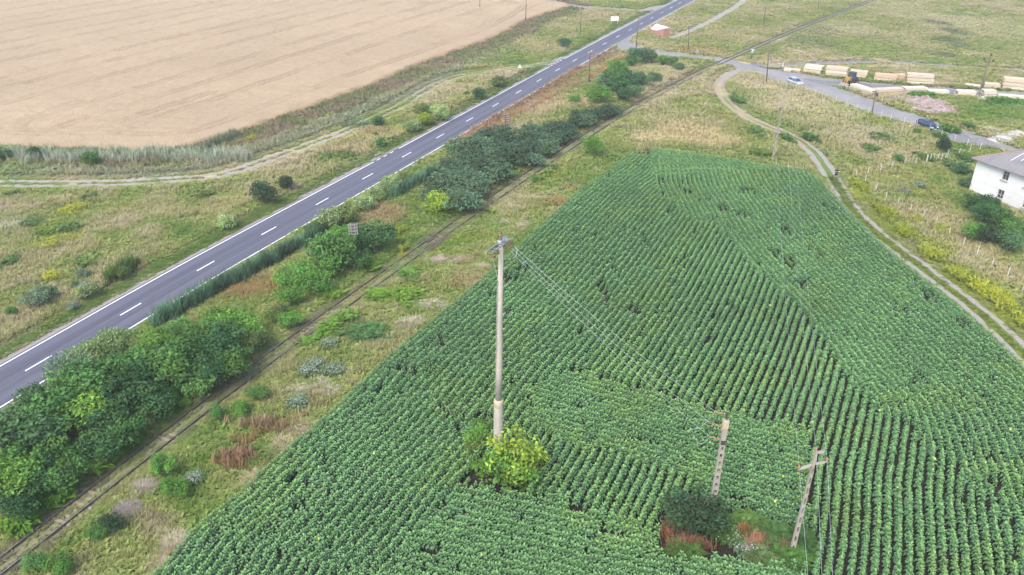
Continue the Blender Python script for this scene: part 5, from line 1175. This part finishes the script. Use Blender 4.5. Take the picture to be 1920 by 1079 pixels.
MB().box((LEN / 2, -.03, .22), (LEN + .1, .06, .44)).box((-.03, DEP / 2, .22), (.06, DEP, .44)).build('plinth', M_plinth, hs_)
ev = .62; rz_ = HW + .04; rh = 2.35
e = [(-ev, -ev), (LEN + ev, -ev), (LEN + ev, DEP + ev), (-ev, DEP + ev)]; k_ = DEP / 2 + ev
rv = [(x, y, rz_) for x, y in e] + [(k_ - ev, DEP / 2, rz_ + rh), (LEN + ev - k_, DEP / 2, rz_ + rh)] + [(x, y, rz_ - .14) for x, y in e]
ro = MB().add(rv, [(0, 1, 5, 4), (1, 2, 5), (2, 3, 4, 5), (3, 0, 4), (0, 6, 7, 1), (1, 7, 8, 2), (2, 8, 9, 3), (3, 9, 6, 0), (9, 8, 7, 6)]).build('roof', M_roof, hs_)
hipb = MB().tube([Vector(rv[0]) + Vector((0, 0, .03)), Vector(rv[4]) + Vector((0, 0, .05))], .07, 6).tube([Vector(rv[3]) + Vector((0, 0, .03)), Vector(rv[4]) + Vector((0, 0, .05))], .11, 6).tube([Vector(rv[0]) + Vector((0, 0, .0)), Vector(rv[3])], .05, 6); hipb.build('hip_tiles', M_redtile, hs_)
MB().tube([Vector(rv[4]) + Vector((0, 0, .04)), Vector(rv[5]) + Vector((0, 0, .04))], .16, 6).build('ridge_cap', M_wroof, hs_)
st = MB()
nrm = Vector((0, -rh, k_)).normalized()
for f, t0_, t1_ in ((.29, .35, .80), (.36, .45, .97), (.43, .35, .9), (.52, .5, .95), (.60, .2, .9), (.72, .4, .95)):
    x = -ev + f * LEN
    def rp(t): return Vector((x + .5 * t, -ev + k_ * t, rz_ + rh * t + .03))
    st.tube([rp(t0_), rp(t1_)], .055, 4)
st.build('roof_battens', M_wroof, hs_)
for k, (a, z) in enumerate(wins):
    za = max(.5, z - .68); zb = z + .68; w_ = MB().box((a, .2, (za + zb) / 2), (1.0, .04, zb - za - .02)).build('window', M_glass, hs_)
    fr = MB()
    for xx in (-.48, 0, .48): fr.box((a + xx, .16, (za + zb) / 2), (.07, .06, zb - za - .02))
    for zz in (za + .05, (za + zb) / 2 + (.25 if k % 2 == 0 else -.1), zb - .05): fr.box((a, .155, zz), (.96, .05, .07))
    fr.build('frame', M_frame, w_)
    MB().box((a, -.05, za - .05), (1.2, .22, .07)).build('sill', M_plinth, w_)
sb = MB().box((9.6, -.12, .35), (1.6, .18, .5)); sb.build('wall_vent', M_plinth, hs_)

# ================================================================== vehicles
M_tyre = mat('tyre_rubber', (.02, .02, .021), .85); M_rim = mat('alloy_rim', (.45, .45, .46), .35, .8)
M_lamp = mat('headlamp', (.75, .77, .8), .15, spec=.7); M_tail = mat('tail_lamp', (.35, .02, .02), .2, spec=.6)
M_cglass = mat('tinted_car_glass', (.05, .07, .10), .15, spec=.5); M_plate = mat('number_plate', (.7, .7, .68), .4)
def car(px_rear, px_front, color, label, wagon=False, w_=1.8, h_=1.5):
    a, b = at(*px_rear, .3), at(*px_front, .3); c = (a + b) / 2; d = (b - a); ang = math.atan2(d[1], d[0]); L = 4.45 if wagon else 4.3
    zb = .034; root = empty('parked_car', (c[0], c[1], zb), ang, label, 'car')
    paint = mat('car_paint', color, .4, .1, spec=.4, coat=.25); x0, x1 = -L / 2, L / 2; hw = w_ / 2
    # lower body: sections along x (x, z bottom, z shoulder, half width)
    if wagon: secs = [(x0, .45, .82, .74), (x0 + .12, .30, .95, .84), (x0 + .7, .22, .98, .90), (-.6, .2, .96, .91), (.5, .2, .93, .91), (1.1, .2, .88, .90), (1.7, .22, .80, .86), (x1 - .12, .28, .68, .76), (x1, .4, .58, .62)]
    else: secs = [(x0, .5, .85, .72), (x0 + .12, .32, 1.02, .84), (x0 + .6, .24, 1.04, .91), (-.5, .22, .99, .91), (.5, .22, .97, .91), (1.0, .22, .95, .91), (1.6, .24, .87, .87), (x1 - .14, .3, .74, .78), (x1, .42, .62, .62)]
    V = []; F = []
    for x, zl, zs, wv in secs: V += [(x, -wv * .93, zl), (x, -wv, (zl + zs) / 2), (x, -wv * .95, zs), (x, -wv * .5, zs + .03), (x, wv * .5, zs + .03), (x, wv * .95, zs), (x, wv, (zl + zs) / 2), (x, wv * .93, zl)]
    for i in range(len(secs) - 1):
        for k in range(8): F.append((i * 8 + k, i * 8 + (k + 1) % 8, i * 8 + 8 + (k + 1) % 8, i * 8 + 8 + k))
    F += [tuple(range(8)), tuple(range(8 * len(secs) - 8, 8 * len(secs)))[::-1]]
    mb = MB().add(V, F); mb.build('body', paint, root, True)
    r1 = x0 + .95 if wagon else x0 + 1.15; rear_b = x0 + .18; fr_b = 1.25; fr_t = .35
    zt = h_; zs = .96
    gl = [(rear_b, -.80, zs), (fr_b, -.80, zs - .04), (fr_b, .80, zs - .04), (rear_b, .80, zs), (r1 - .3, -.60, zt - .05), (fr_t, -.60, zt - .05), (fr_t, .60, zt - .05), (r1 - .3, .60, zt - .05)]
    MB().add(gl, [(3, 2, 1, 0), (4, 5, 6, 7), (0, 1, 5, 4), (1, 2, 6, 5), (2, 3, 7, 6), (3, 0, 4, 7)]).build('windows', M_cglass, root)
    rf = MB().box(((r1 - .3 + fr_t) / 2, 0, zt - .02), (fr_t - r1 + .38, 1.26, .08), None, (.92, .9))
    for s in (-1, 1):
        rf.tube([(fr_b + .02, s * .81, zs - .03), (fr_t, s * .61, zt - .03)], .045, 5).tube([(rear_b, s * .81, zs), (r1 - .3, s * .61, zt - .03)], .06, 5).tube([(-.25, s * .815, zs), (-.2, s * .615, zt - .03)], .04, 5)
    rf.build('roof', paint, root)
    for xx in (x0 + .82, x1 - .85):
        for s in (-1, 1):
            Rw = Matrix.Rotation(math.pi / 2, 3, 'X'); wh = MB().lathe([(.24, -.1), (.31, -.09), (.325, 0), (.31, .09), (.24, .1)], (xx, s * .80, .325), 16, Rw).build('wheel', M_tyre, root, True)
            MB().lathe([(.02, -.105), (.22, -.102), (.23, 0), (.22, .102), (.02, .105)], (xx, s * .805, .325), 14, Rw).build('rim', M_rim, wh)
    for s in (-1, 1):
        MB().box((x1 - .20, s * .60, .70), (.34, .30, .13)).build('headlight', M_lamp, root, bevel=.03)
        MB().box((x0 + .08, s * .68, .88), (.14, .22, .22)).build('taillight', M_tail, root, bevel=.03)
        MB().box((.95, s * .98, 1.0), (.14, .2, .13)).build('side_mirror', paint, root, bevel=.03)
    MB().box((x1 - .03, 0, .42), (.12, 1.2, .2)).build('grille', M_dark, root, bevel=.02); MB().box((x1 + .035, 0, .44), (.02, .5, .11)).build('number_plate', M_plate, root)
    return root
car((1478, 152.5), (1503, 161), (.36, .375, .40), 'silver hatchback car on the side road near the lumber stacks', False, 1.8, 1.55)
car((1722, 232), (1754, 244.5), (.012, .018, .045), 'dark blue estate car parked at the edge of the side road', True, 1.8, 1.48)
# ---- telehandler
a, b = at(1580, 163.5), at(1606, 157); c = (a + b) / 2; ang = math.atan2((a - b)[1], (a - b)[0])
th = empty('telehandler', (c[0], c[1], .036), ang, 'yellow and black wheel loader working beside the lumber stacks', 'loader')
M_yel = mat('machine_yellow', (.42, .23, .03), .5, layers=[(3, .5, .7, (.40, .22, .04), .4)])
MB().box((-.6, 0, .95), (2.9, 1.5, .6), None, (.95, .9)).box((.9, 0, .85), (1.2, .9, .5)).build('chassis', M_dark, th, bevel=.06)
MB().box((-1.55, 0, 1.35), (1.1, 1.5, .75), None, (.85, .9)).build('engine_cover', M_dark, th, bevel=.08)
cb = MB().box((-.35, 0, 2.05), (1.25, 1.35, 1.55), None, (.85, .85)).build('cab', M_cglass, th)
fb = MB()
for sx in (-1, 1):
    for sy in (-1, 1): fb.tube([(-.35 + sx * .63, sy * .68, 1.27), (-.35 + sx * .54, sy * .58, 2.86)], .06, 5)
fb.box((-.35, 0, 2.88), (1.3, 1.35, .1)); fb.build('cab_frame', M_dark, cb)
MB().box((.75, 0, 1.45), (1.1, .7, .6)).tube([(.4, .3, 1.9), (1.5, .3, 1.6), (2.3, .3, .7)], .12, 6).tube([(.4, -.3, 1.9), (1.5, -.3, 1.6), (2.3, -.3, .7)], .12, 6).build('loader_arm', M_yel, th)
MB().prism([(2.2, .15), (3.0, .1), (2.95, .2), (2.35, .3), (2.3, .85), (2.2, .85)], -1.05, 1.05).build('bucket', M_steel, th)
for xx in (-1.35, .95):
    for s in (-1, 1):
        Rw = Matrix.Rotation(math.pi / 2, 3, 'X'); wh = MB().lathe([(.4, -.2), (.6, -.2), (.66, -.1), (.66, .1), (.6, .2), (.4, .2)], (xx, s * .85, .66), 16, Rw).build('wheel', M_tyre, th, True)
        MB().lathe([(.05, -.21), (.34, -.205), (.34, .205), (.05, .21)], (xx, s * .85, .66), 12, Rw).build('rim', M_yel, wh)

# ================================================================== lumber
M_lum = mat('fresh_sawn_timber', (.50, .42, .31), .8, layers=[((.4, 3, 6), .45, .65, (.40, .31, .21), .6), ((6, 6, 9), .5, .7, (.56, .48, .37), .4)])
M_lumo = mat('orange_sawn_timber', (.52, .37, .25), .8, layers=[((.4, 3, 6), .45, .65, (.44, .28, .17), .7)])
M_lumw = mat('pale_sawn_timber', (.55, .49, .39), .8, layers=[((.4, 3, 6), .45, .65, (.54, .46, .35), .6)])
def lumber(pl, pr_, hpx, packs, label, dep=2.2, m=M_lum, mix=None, seed=0, z0=.036):
    r = random.Random(seed); a, b = at(*pl), at(*pr_); d = b - a; L = np.linalg.norm(d); ang = math.atan2(d[1], d[0]); c = (a + b) / 2
    H = hpx * depth((c[0], c[1], 1)) / FOC / math.cos(math.atan2(CAMH, math.hypot(*c))) * 1.15
    root = empty('lumber_stack', (c[0], c[1], z0), ang, label, 'lumber stack', 'stacks of sawn lumber'); ph = H / packs
    for k in range(packs):
        bb = MB(); zb = k * ph
        for xx in (-.4, 0, .4): bb.box((xx * L, dep / 2, zb + .05), (.1, dep, .1))
        bb.build('bearer', M_greywood, root)
        nb = max(2, int((ph - .1) / .13)); th_ = (ph - .1) / nb; pk = MB(); nc = max(4, int(dep / .24)); bw = dep / nc; sh = r.uniform(-.12, .12)
        for i in range(nb):
            for j in range(nc):
                if 0 < i < nb - 1 and 0 < j < nc - 1: continue
                e0 = r.uniform(-.05, .05); pk.box((sh + e0, bw * (j + .5), zb + .1 + th_ * (i + .5)), (L - .1 + r.uniform(-.06, .06), bw * .95, th_ * .93))
        pk.build('timber_pack', (mix[k] if mix else m), root)
    return root
for k, A in enumerate([
 ((1468, 134.5), (1499, 137.5), 5, 1, 'low stack of pale beams beside the white marker post, leftmost of the back row', 1.2, M_lumw),
 ((1505.5, 138), (1538.5, 142), 13, 2, 'two pack lumber stack in the back row, right of the low beams', 2.2, M_lum, [M_lum, M_lumw]),
 ((1546, 143.5), (1586.5, 147.5), 15, 3, 'tallest three pack lumber stack in the left half of the back row', 2.2, M_lum, [M_lum, M_lumw, M_lum]),
 ((1590, 147), (1623, 150.5), 12, 2, 'lumber stack in the back row right behind the wheel loader', 2.2, M_lum, [M_lumw, M_lum]),
 ((1638.5, 153), (1680, 156), 11, 2, 'lumber stack in the back row left of the orange timber', 2.2, M_lum, [M_lumw, M_lumo]),
 ((1681, 151.5), (1696, 152), 9, 1, 'small orange timber stack in the back row', 1.8, M_lumo),
 ((1698, 158.5), (1749, 162), 16, 3, 'wide three pack lumber stack right of the orange timber', 2.4, M_lum, [M_lumw, M_lum, M_lum]),
 ((1751, 160), (1801, 163), 3, 1, 'single flat layer of long beams in the back row', 1.0, M_lum),
 ((1808, 163.5), (1838, 167), 4.5, 1, 'flat lumber layer in the back row, left of the leaning pole', 1.3, M_lumw),
 ((1844, 167), (1875, 168.7), 8, 1, 'single pack lumber stack in the back row, right of the leaning pole', 2.0, M_lum),
 ((1878, 168.5), (1930, 173), 18, 3, 'tall lumber stack at the right frame edge, back row', 2.4, M_lum, [M_lumw, M_lum, M_lum]),
 ((1591, 168), (1632, 181.5), 9, 2, 'long lumber stack slanting along the side road beside the wheel loader', 1.8, M_lumw, [M_lum, M_lumw]),
 ((1643, 181), (1694, 178.5), 10, 2, 'orange tinted lumber stack in the front row behind the lamp box pole', 1.9, M_lumo, [M_lumo, M_lum]),
 ((1696, 177), (1737, 175.5), 9, 2, 'pale lumber stack in the front row right of the orange tinted one', 1.9, M_lumw, [M_lum, M_lumw]),
 ((1739, 177.5), (1780, 179), 6, 1, 'low pale lumber stack in the middle of the front row', 1.9, M_lumw),
 ((1793, 182.5), (1828, 183.3), 9, 1, 'pale single pack lumber stack left of the foot of the leaning pole', 1.9, M_lumw),
 ((1843, 186), (1867, 186.5), 13, 2, 'short stubby lumber stack right of the foot of the leaning pole', 1.9, M_lumw),
 ((1869, 186.5), (1935, 192), 7, 1, 'long low lumber stack at the right frame edge, front row', 1.6, M_lumw),
]): lumber(*A, seed=k)
# ---- heaps
def heap(name, spots, m, label, cat, seed, rubble=None):
    r = np.random.default_rng(seed); c0 = np.mean([at(s[0], s[1]) for s in spots], 0); n = 60
    P = [(at(s[0], s[1]) - c0, s[2], s[3]) for s in spots]; ext = max(np.linalg.norm(p) + q for p, q, _ in P) + .5
    g = np.linspace(-ext, ext, n); GX, GY = np.meshgrid(g, g); Z = np.zeros_like(GX)
    for p, q, hh in P: Z = np.maximum(Z, hh * np.clip(1 - (np.hypot(GX - p[0], GY - p[1]) / q) ** 1.4, 0, 1))
    Z = Z * (.7 + .6 * fbm(GX, GY, 1.6, seed)) + (vnoise(GX, GY, .5, seed) - .5) * .16 * (Z > .05) - .03
    i = np.arange(n * n).reshape(n, n); ok_ = (Z[:-1, :-1] > -.02) | (Z[1:, 1:] > -.02)
    T = np.stack([i[:-1, :-1], i[:-1, 1:], i[1:, 1:], i[1:, :-1]], -1)[ok_]
    me = tri_mesh('heap', np.stack([GX.ravel(), GY.ravel(), Z.ravel()], 1), T); o = link(name, me, m); o.location = (c0[0], c0[1], .02); tag(o, label, cat)
    if rubble:
        b = MB()
        for k in range(rubble[0]):
            p, q, hh = P[r.integers(len(P))]; a = r.uniform(0, 6.28); d = q * math.sqrt(r.random()) * .9; x, y = p[0] + d * math.cos(a), p[1] + d * math.sin(a)
            zz = Z[np.argmin(abs(g - y)), np.argmin(abs(g - x))]; s = r.uniform(.12, .42)
            b.box((x, y, max(0, zz) + s * .2), (s * 1.5, s, s * .7), Matrix.Rotation(r.uniform(0, 6), 3, 'Z') @ Matrix.Rotation(r.uniform(-.6, .6), 3, 'X'))
        b.build('rubble', rubble[1], o)['kind'] = 'stuff'
    return o
M_rub = mat('rubble_earth', (.25, .195, .17), .95, layers=[(.8, .42, .6, (.33, .27, .245), .7), (3, .5, .7, (.15, .11, .10), .6)], bump=(5, .8, .1))
M_rubs = mat('broken_masonry', (.36, .30, .28), .9, layers=[(.6, .4, .6, (.27, .16, .13), .8), (.9, .55, .7, (.5, .48, .46), .8)])
heap('rubble_heap', [(1715, 193, 3.2, 1.5), (1732, 196, 3.4, 1.7), (1752, 203, 3.2, 1.3), (1772, 209, 2.8, 1.1), (1745, 212, 2.6, .8), (1725, 207, 2.6, .9), (1788, 213, 1.8, .6), (1765, 196, 2.2, .8)], M_rub, 'brownish heap of earth and broken masonry beside the side road', 'rubble heap', 5, (130, M_rubs))
heap('rubble_heap', [(1672, 187, 2.2, .5), (1686, 189, 2.2, .6), (1660, 185, 1.5, .4)], M_rub, 'low strip of rubble behind the front lumber row', 'rubble heap', 15, (40, M_rubs))
heap('gravel_heap', [(1788, 262, 2.2, .9), (1805, 266, 2.6, 1.2), (1822, 270, 2.2, .9), (1838, 273, 2.5, 1.3), (1854, 276, 2.0, .9)], M_coal, 'dark gravel heap at the roadside behind the white posts', 'gravel heap', 25)
M_white = mat('pale_stones', (.42, .405, .38), .9, layers=[(2, .45, .65, (.4, .39, .37), .6)])
heap('stone_heap', [(1842, 188.5, 1.4, .7), (1838, 190, 1.1, .4)], M_white, 'small heap of whitish stones beside the stubby lumber stack', 'stone heap', 35, (30, M_white))
heap('stone_heap', [(1880, 262, 2.8, .6), (1895, 257, 2.8, .6), (1910, 254, 2.8, .7), (1866, 248, 2.2, .4), (1852, 243, 1.8, .3)], M_white, 'spread of pale rubble on the grass above the house roof', 'stone heap', 45, (70, M_white))
# ---- rusty pipe barrier
M_rust = mat('rusty_pipe', (.27, .12, .06), .85, .2, layers=[(2, .45, .65, (.17, .08, .045), .6)])
pb = smooth(pix([(1655, 190.5), (1700, 204.5), (1760, 223), (1817, 241), (1842, 249)]), 1.5)
pr0 = empty('pipe_barrier', (*pb[0], 0), 0, 'long low rusty pipe on short posts along the side road', 'barrier')
MB().tube([(p[0] - pb[0][0], p[1] - pb[0][1], .42) for p in pb], .1, 7).build('pipe', M_rust, pr0)
for p in pb[::3]: MB().tube([(p[0] - pb[0][0], p[1] - pb[0][1], -.05), (p[0] - pb[0][0], p[1] - pb[0][1], .33)], .05, 6).build('post', M_rust, pr0)
# ---- fences of white concrete posts
M_post = mat('white_concrete_post', (.52, .51, .48), .85, layers=[(4, .5, .7, (.5, .48, .45), .5)])
def fence(name, P, hpx_, label, wires=(.45, .95)):
    o0 = at(*P[0]); root = empty(name, (o0[0], o0[1], 0), 0, label, 'fence'); tops = []
    for k, p in enumerate(P):
        q = at(*p); h = 1.55 + .1 * math.sin(k * 2.3); ln = Vector((math.sin(k * 1.7) * .05, math.cos(k * 2.9) * .05, 0)); b_ = Vector((q[0] - o0[0], q[1] - o0[1], 0))
        MB().tube([b_ - Vector((0, 0, .1)), b_ + Vector((0, 0, h)) + ln * h], [.06, .05], 4).build('post', M_post, root); tops.append((b_, ln))
    wb = MB()
    for z in wires: wb.tube([b_ + ln * z + Vector((0, 0, z)) for b_, ln in tops], .006, 4)
    wb.build('fence_wire', M_wire, root); return root
fence('post_fence', [(1403, 141), (1425, 149), (1458, 162), (1474, 166.5), (1491, 171), (1508.5, 177), (1527.5, 183), (1547, 190), (1566, 196), (1586, 201), (1606.5, 208), (1628, 214), (1650, 223), (1669, 230), (1694, 236), (1717, 241), (1741, 249), (1764, 260), (1789, 268), (1812, 276), (1836, 284)], 9, 'row of white concrete posts along the near edge of the side road')
fence('post_fence', [(1603.5, 336), (1624.5, 332), (1650, 326), (1671, 318), (1695, 311), (1715, 311), (1736, 307), (1776, 297), (1796, 294), (1817, 288)], 9, 'row of white posts crossing the right meadow towards the house')
fence('post_fence', [(1621, 346), (1640, 362), (1660, 377), (1682, 390), (1705, 402), (1728, 415), (1754, 425), (1778, 446), (1803.5, 465), (1830, 483), (1858, 504), (1888, 523), (1915, 548), (1945, 572)], 9, 'row of white leaning posts between the farm track and the house bushes')
fence('post_fence', [(1737, 307.5), (1742, 305), (1750, 304), (1757, 305), (1764, 304), (1771, 302)], 9, 'short row of closely spaced grey posts left of the house corner', (.6,))
# ================================================================== signs, shelter, small things
M_signw = mat('white_sign_sheet', (.62, .62, .61), .5); M_signg = mat('grey_sign_back', (.42, .43, .44), .5, .5); M_red = mat('red_sign_border', (.5, .04, .03), .5)
bq = at(1152, 46); rs = Vector((ROAD[80] - ROAD[79]).tolist()); 
bb_ = empty('billboard', (bq[0], bq[1], 0), -.12, 'blank white billboard on two posts beyond the main road', 'billboard')
MB().box((0, 0, 1.75), (2.5, .08, 1.35)).build('panel', M_signw, bb_, bevel=.01)
for s in (-1.05, 1.05): MB().tube([(s, .09, -.1), (s, .09, 2.3)], .05, 6).build('post', M_signw, bb_)
def tri_sign(px, py, h, label, rz, s=.5, mt=M_signg, back=M_signw):
    q = at(px, py); r = empty('road_sign', (q[0], q[1], 0), rz, label, 'road sign')
    MB().tube([(0, .05, -.1), (0, .05, h + .3)], .035, 6).build('post', M_signg, r)
    MB().prism([(-s, h - .3), (s, h - .3), (0, h - .3 + s * 1.73)], -.02, .01).build('sign_plate', back, r)
    fr = MB()
    for p, q2 in (((-s, h - .3), (s, h - .3)), ((s, h - .3), (0, h - .3 + s * 1.73)), ((0, h - .3 + s * 1.73), (-s, h - .3))): fr.tube([(p[0], -.03, p[1]), (q2[0], -.03, q2[1])], .035, 4)
    fr.build('sign_rim', mt, r); return r
tri_sign(974.5, 141, 2.0, 'white triangular road sign on a post beside the dirt track', .1, .55)
tri_sign(1306, 110, 1.9, 'grey backed triangular road sign beside the side road before the crossing', .2, .55, M_signg, M_signg)
q = at(1408.5, 112); rs_ = empty('crossing_sign', (q[0], q[1], 0), .3, 'white crossed level crossing sign on a dark post beside the rails', 'crossing sign')
MB().tube([(0, .05, -.1), (.05, .05, 1.6)], .11, 6).build('lower_post', M_dark, rs_); MB().tube([(.05, .05, 1.6), (.1, .05, 2.6)], .10, 6).build('upper_post', M_signw, rs_)
for s in (-1, 1): MB().box((.1, -.03 + .02 * s, 2.35), (1.1, .03, .18), Matrix.Rotation(s * .6, 3, 'Y')).build('cross_blade', M_signw, rs_)
q = at(1466.7, 130); mp = MB().tube([(0, 0, -.1), (0, 0, 1.5)], [.13, .11], 6).box((0, 0, 1.53), (.28, .28, .08)).build('marker_post', M_signw); mp.location = (q[0], q[1], 0); tag(mp, 'white marker post left of the low beam stack', 'post')
M_bag = mat('white_plastic', (.72, .72, .74), .5, bump=(6, .8, .1))
q = at(699, 501); bm_ = bmesh.new(); bmesh.ops.create_icosphere(bm_, subdivisions=3, radius=.42)
for v in bm_.verts: v.co *= .8 + .4 * float(vnoise(np.array(v.co.x * 5 + v.co.z * 3), np.array(v.co.y * 5), 1, 3)); v.co.z = v.co.z * .75 + .25
me = bpy.data.meshes.new('plastic_sack'); bm_.to_mesh(me); bm_.free(); o = link('plastic_sack', me, M_bag); o.location = (q[0], q[1], 0); tag(o, 'white plastic sack lying between the dark bush and the rails', 'sack')
# ---- roadside brick shelter with a white roof
M_brk = mat('red_brick', (.33, .17, .125), .9, layers=[(1.5, .45, .65, (.38, .21, .16), .6), (7, .5, .7, (.28, .11, .08), .5)])
pA, pB = at(1217, 64), at(1248, 72.5); sh = empty('bus_shelter', (pA[0], pA[1], 0), math.atan2((pB - pA)[1], (pB - pA)[0]), 'red brick roadside shelter with a sloping white roof at the crossroads', 'shelter')
LS = np.linalg.norm(pB - pA) * .86; SHH = .62
MB().prism([(0, 0), (LS, 0), (LS, 2.6), (LS * .5, 1.5), (0, 1.5)], 0, .3).build('back_wall', M_brk, sh)
MB().box((LS - .16, 1.2, 1.3), (.3, 1.8, 2.6)).build('side_wall', M_brk, sh); MB().box((.16, 1.2, 1.2), (.3, 1.8, 2.4)).build('side_wall', M_brk, sh)
MB().add([(.35, .2, 1.6), (LS * .45, .2, 1.6), (LS - .35, 2.1, 2.75), (.35, 2.1, 2.85), (.35, .2, 1.48), (LS * .45, .2, 1.48), (LS - .35, 2.1, 2.63), (.35, 2.1, 2.73)], [(0, 1, 2, 3), (7, 6, 5, 4), (0, 4, 5, 1), (1, 5, 6, 2), (2, 6, 7, 3), (3, 7, 4, 0)]).build('roof', M_signw, sh)
MB().box((.16, .28, 2.0), (.34, .05, .4)).build('notice_panel', M_signw, sh)
# ================================================================== person on the farm track
q = at(1566.5, 334.5); pe = empty('person', (q[0], q[1], .012), math.radians(-12), 'person in black clothes and white shoes standing on the farm track, holding something pale', 'person')
M_skin = mat('skin', (.50, .31, .22), .6); M_blk = mat('black_cloth', (.014, .014, .016), .9); M_hair = mat('dark_hair', (.02, .015, .012), .6); M_shoe = mat('white_shoe', (.75, .75, .75), .6)
def skin(name, joints, edges, m, root, sub=2):
    me = bpy.data.meshes.new(name); me.from_pydata([j[0] for j in joints], edges, []); me.update(); o = link(name, me, m, root)
    sk = o.modifiers.new('skin', 'SKIN'); sk.use_smooth_shade = True; 
    for k, (p, r_) in enumerate(joints): me.skin_vertices[0].data[k].radius = (r_, r_) if not hasattr(r_, '__len__') else r_
    me.skin_vertices[0].data[0].use_root = True
    sb_ = o.modifiers.new('sub', 'SUBSURF'); sb_.levels = sub; sb_.render_levels = sub
    dg = bpy.context.evaluated_depsgraph_get(); me2 = bpy.data.meshes.new_from_object(o.evaluated_get(dg)); o.modifiers.clear(); o.data = me2; o.data.materials.clear(); o.data.materials.append(m)
    for p_ in me2.polygons: p_.use_smooth = True
    return o
HB = [((0, 0, .90), (.15, .11)), ((0, 0, 1.05), (.125, .09)), ((0, 0, 1.24), (.16, .105)), ((0, .0, 1.40), (.13, .08)), ((0, -.01, 1.47), .052), ((.02, -.03, 1.56), .078), ((.02, -.04, 1.65), .088), ((.02, -.03, 1.71), .06),
 ((.18, 0, 1.39), .062), ((.30, -.10, 1.20), .045), ((.42, -.28, 1.28), .032), ((.46, -.34, 1.30), .03),
 ((-.18, 0, 1.39), .062), ((-.28, -.08, 1.22), .045), ((.10, -.34, 1.22), .032), ((.18, -.38, 1.25), .03),
 ((.09, 0, .85), .085), ((.10, -.02, .48), .06), ((.11, .03, .10), .042), ((.11, -.03, .04), .04),
 ((-.09, 0, .85), .085), ((-.12, -.01, .48), .06), ((-.14, .03, .10), .042), ((-.14, -.03, .04), .04)]
HE = [(0, 1), (1, 2), (2, 3), (3, 4), (4, 5), (5, 6), (6, 7), (3, 8), (8, 9), (9, 10), (10, 11), (3, 12), (12, 13), (13, 14), (14, 15), (0, 16), (16, 17), (17, 18), (18, 19), (0, 20), (20, 21), (21, 22), (22, 23)]
body = skin('body', HB, HE, M_skin, pe)
skin('black_shirt', [((0, 0, .84), (.22, .19)), ((0, 0, 1.05), (.21, .18)), ((0, 0, 1.24), (.24, .19)), ((0, 0, 1.42), (.20, .15)), ((.20, 0, 1.41), .11), ((.31, -.10, 1.20), .085), ((-.20, 0, 1.41), .11), ((-.29, -.09, 1.20), .085)], [(0, 1), (1, 2), (2, 3), (3, 4), (4, 5), (3, 6), (6, 7)], M_blk, pe)
skin('black_shorts', [((0, 0, .95), (.22, .18)), ((.095, 0, .84), .15), ((.105, -.01, .44), .115), ((-.095, 0, .84), .15), ((-.12, -.01, .44), .115)], [(0, 1), (1, 2), (0, 3), (3, 4)], M_blk, pe)
hr = MB(); 
hd = bmesh.new(); bmesh.ops.create_uvsphere(hd, u_segments=14, v_segments=10, radius=.135)
for v in hd.verts: v.co = Vector((v.co.x * .95 + .02, v.co.y * 1.05 - .015, v.co.z * 1.1 + 1.665)) if v.co.z > -.02 or v.co.y > .02 else Vector((v.co.x * .8 + .02, v.co.y * .55 + .02, v.co.z * .9 + 1.665))
me = bpy.data.meshes.new('hair'); hd.to_mesh(me); hd.free(); link('hair', me, M_hair, pe)
fc = MB()
for s in (-1, 1): fc.lathe([(.001, -.012), (.012, 0), (.001, .012)], (.02 + s * .033, -.118, 1.635), 6)
fc.build('eyes', M_hair, pe)
MB().box((.02, -.128, 1.60), (.022, .03, .045), None, (.5, .4)).build('nose', M_skin, pe); MB().box((.02, -.117, 1.565), (.045, .012, .012)).build('mouth', M_redtile, pe)
for s, hx, hy, hz_ in ((1, .46, -.34, 1.30), (-1, .18, -.38, 1.25)):
    hb_ = MB()
    for k in range(4): hb_.tube([(hx, hy, hz_ - .02 + .018 * k), (hx + .045 * s * .5, hy - .06 - .005 * (k % 2), hz_ - .02 + .018 * k), (hx - .02 * s, hy - .085 + .006 * k, hz_ - .02 + .018 * k)], [.010, .009, .007], 5)
    hb_.tube([(hx, hy, hz_ + .02), (hx - .03 * s, hy - .04, hz_ + .055)], [.011, .008], 5); hb_.build('fingers', M_skin, pe)
for s in (.11, -.14): MB().box((s, -.06, .045), (.10, .27, .09), None, (.8, .85)).build('shoe', M_shoe, pe, bevel=.025)
b_ = MB().box((0, 0, 0), (.20, .10, .05)).tube([(-.08, .03, 0), (-.09, .05, .12)], .008, 5).tube([(.08, .03, 0), (.09, .05, .12)], .008, 5).build('remote_control', M_signw, None, bevel=.012)
ca, sa_ = math.cos(pe.rotation_euler[2]), math.sin(pe.rotation_euler[2]); hx, hy = .31, -.44
b_.location = (q[0] + hx * ca - hy * sa_, q[1] + hx * sa_ + hy * ca, 1.30); b_.rotation_euler = (0, 0, pe.rotation_euler[2]); tag(b_, 'white hand held remote control with two aerials, held by the person on the track', 'remote control')
# ------------------------------------------------------------------ haze in the air
hz = MB().box((0, 550, 34.5), (2400, 1500, 71)).build('haze', None)
mh = bpy.data.materials.new('haze_air'); mh.use_nodes = True; t = mh.node_tree; t.nodes.remove(t.nodes['Principled BSDF'])
pv = t.nodes.new('ShaderNodeVolumePrincipled'); pv.inputs['Color'].default_value = (1, .99, .97, 1); pv.inputs['Density'].default_value = 0.0004
pv.inputs['Anisotropy'].default_value = .2
t.links.new(pv.outputs[0], t.nodes['Material Output'].inputs['Volume'])
hz.data.materials.append(mh); tag(hz, 'thin pale haze in the air over the fields', 'haze', None, 'stuff')
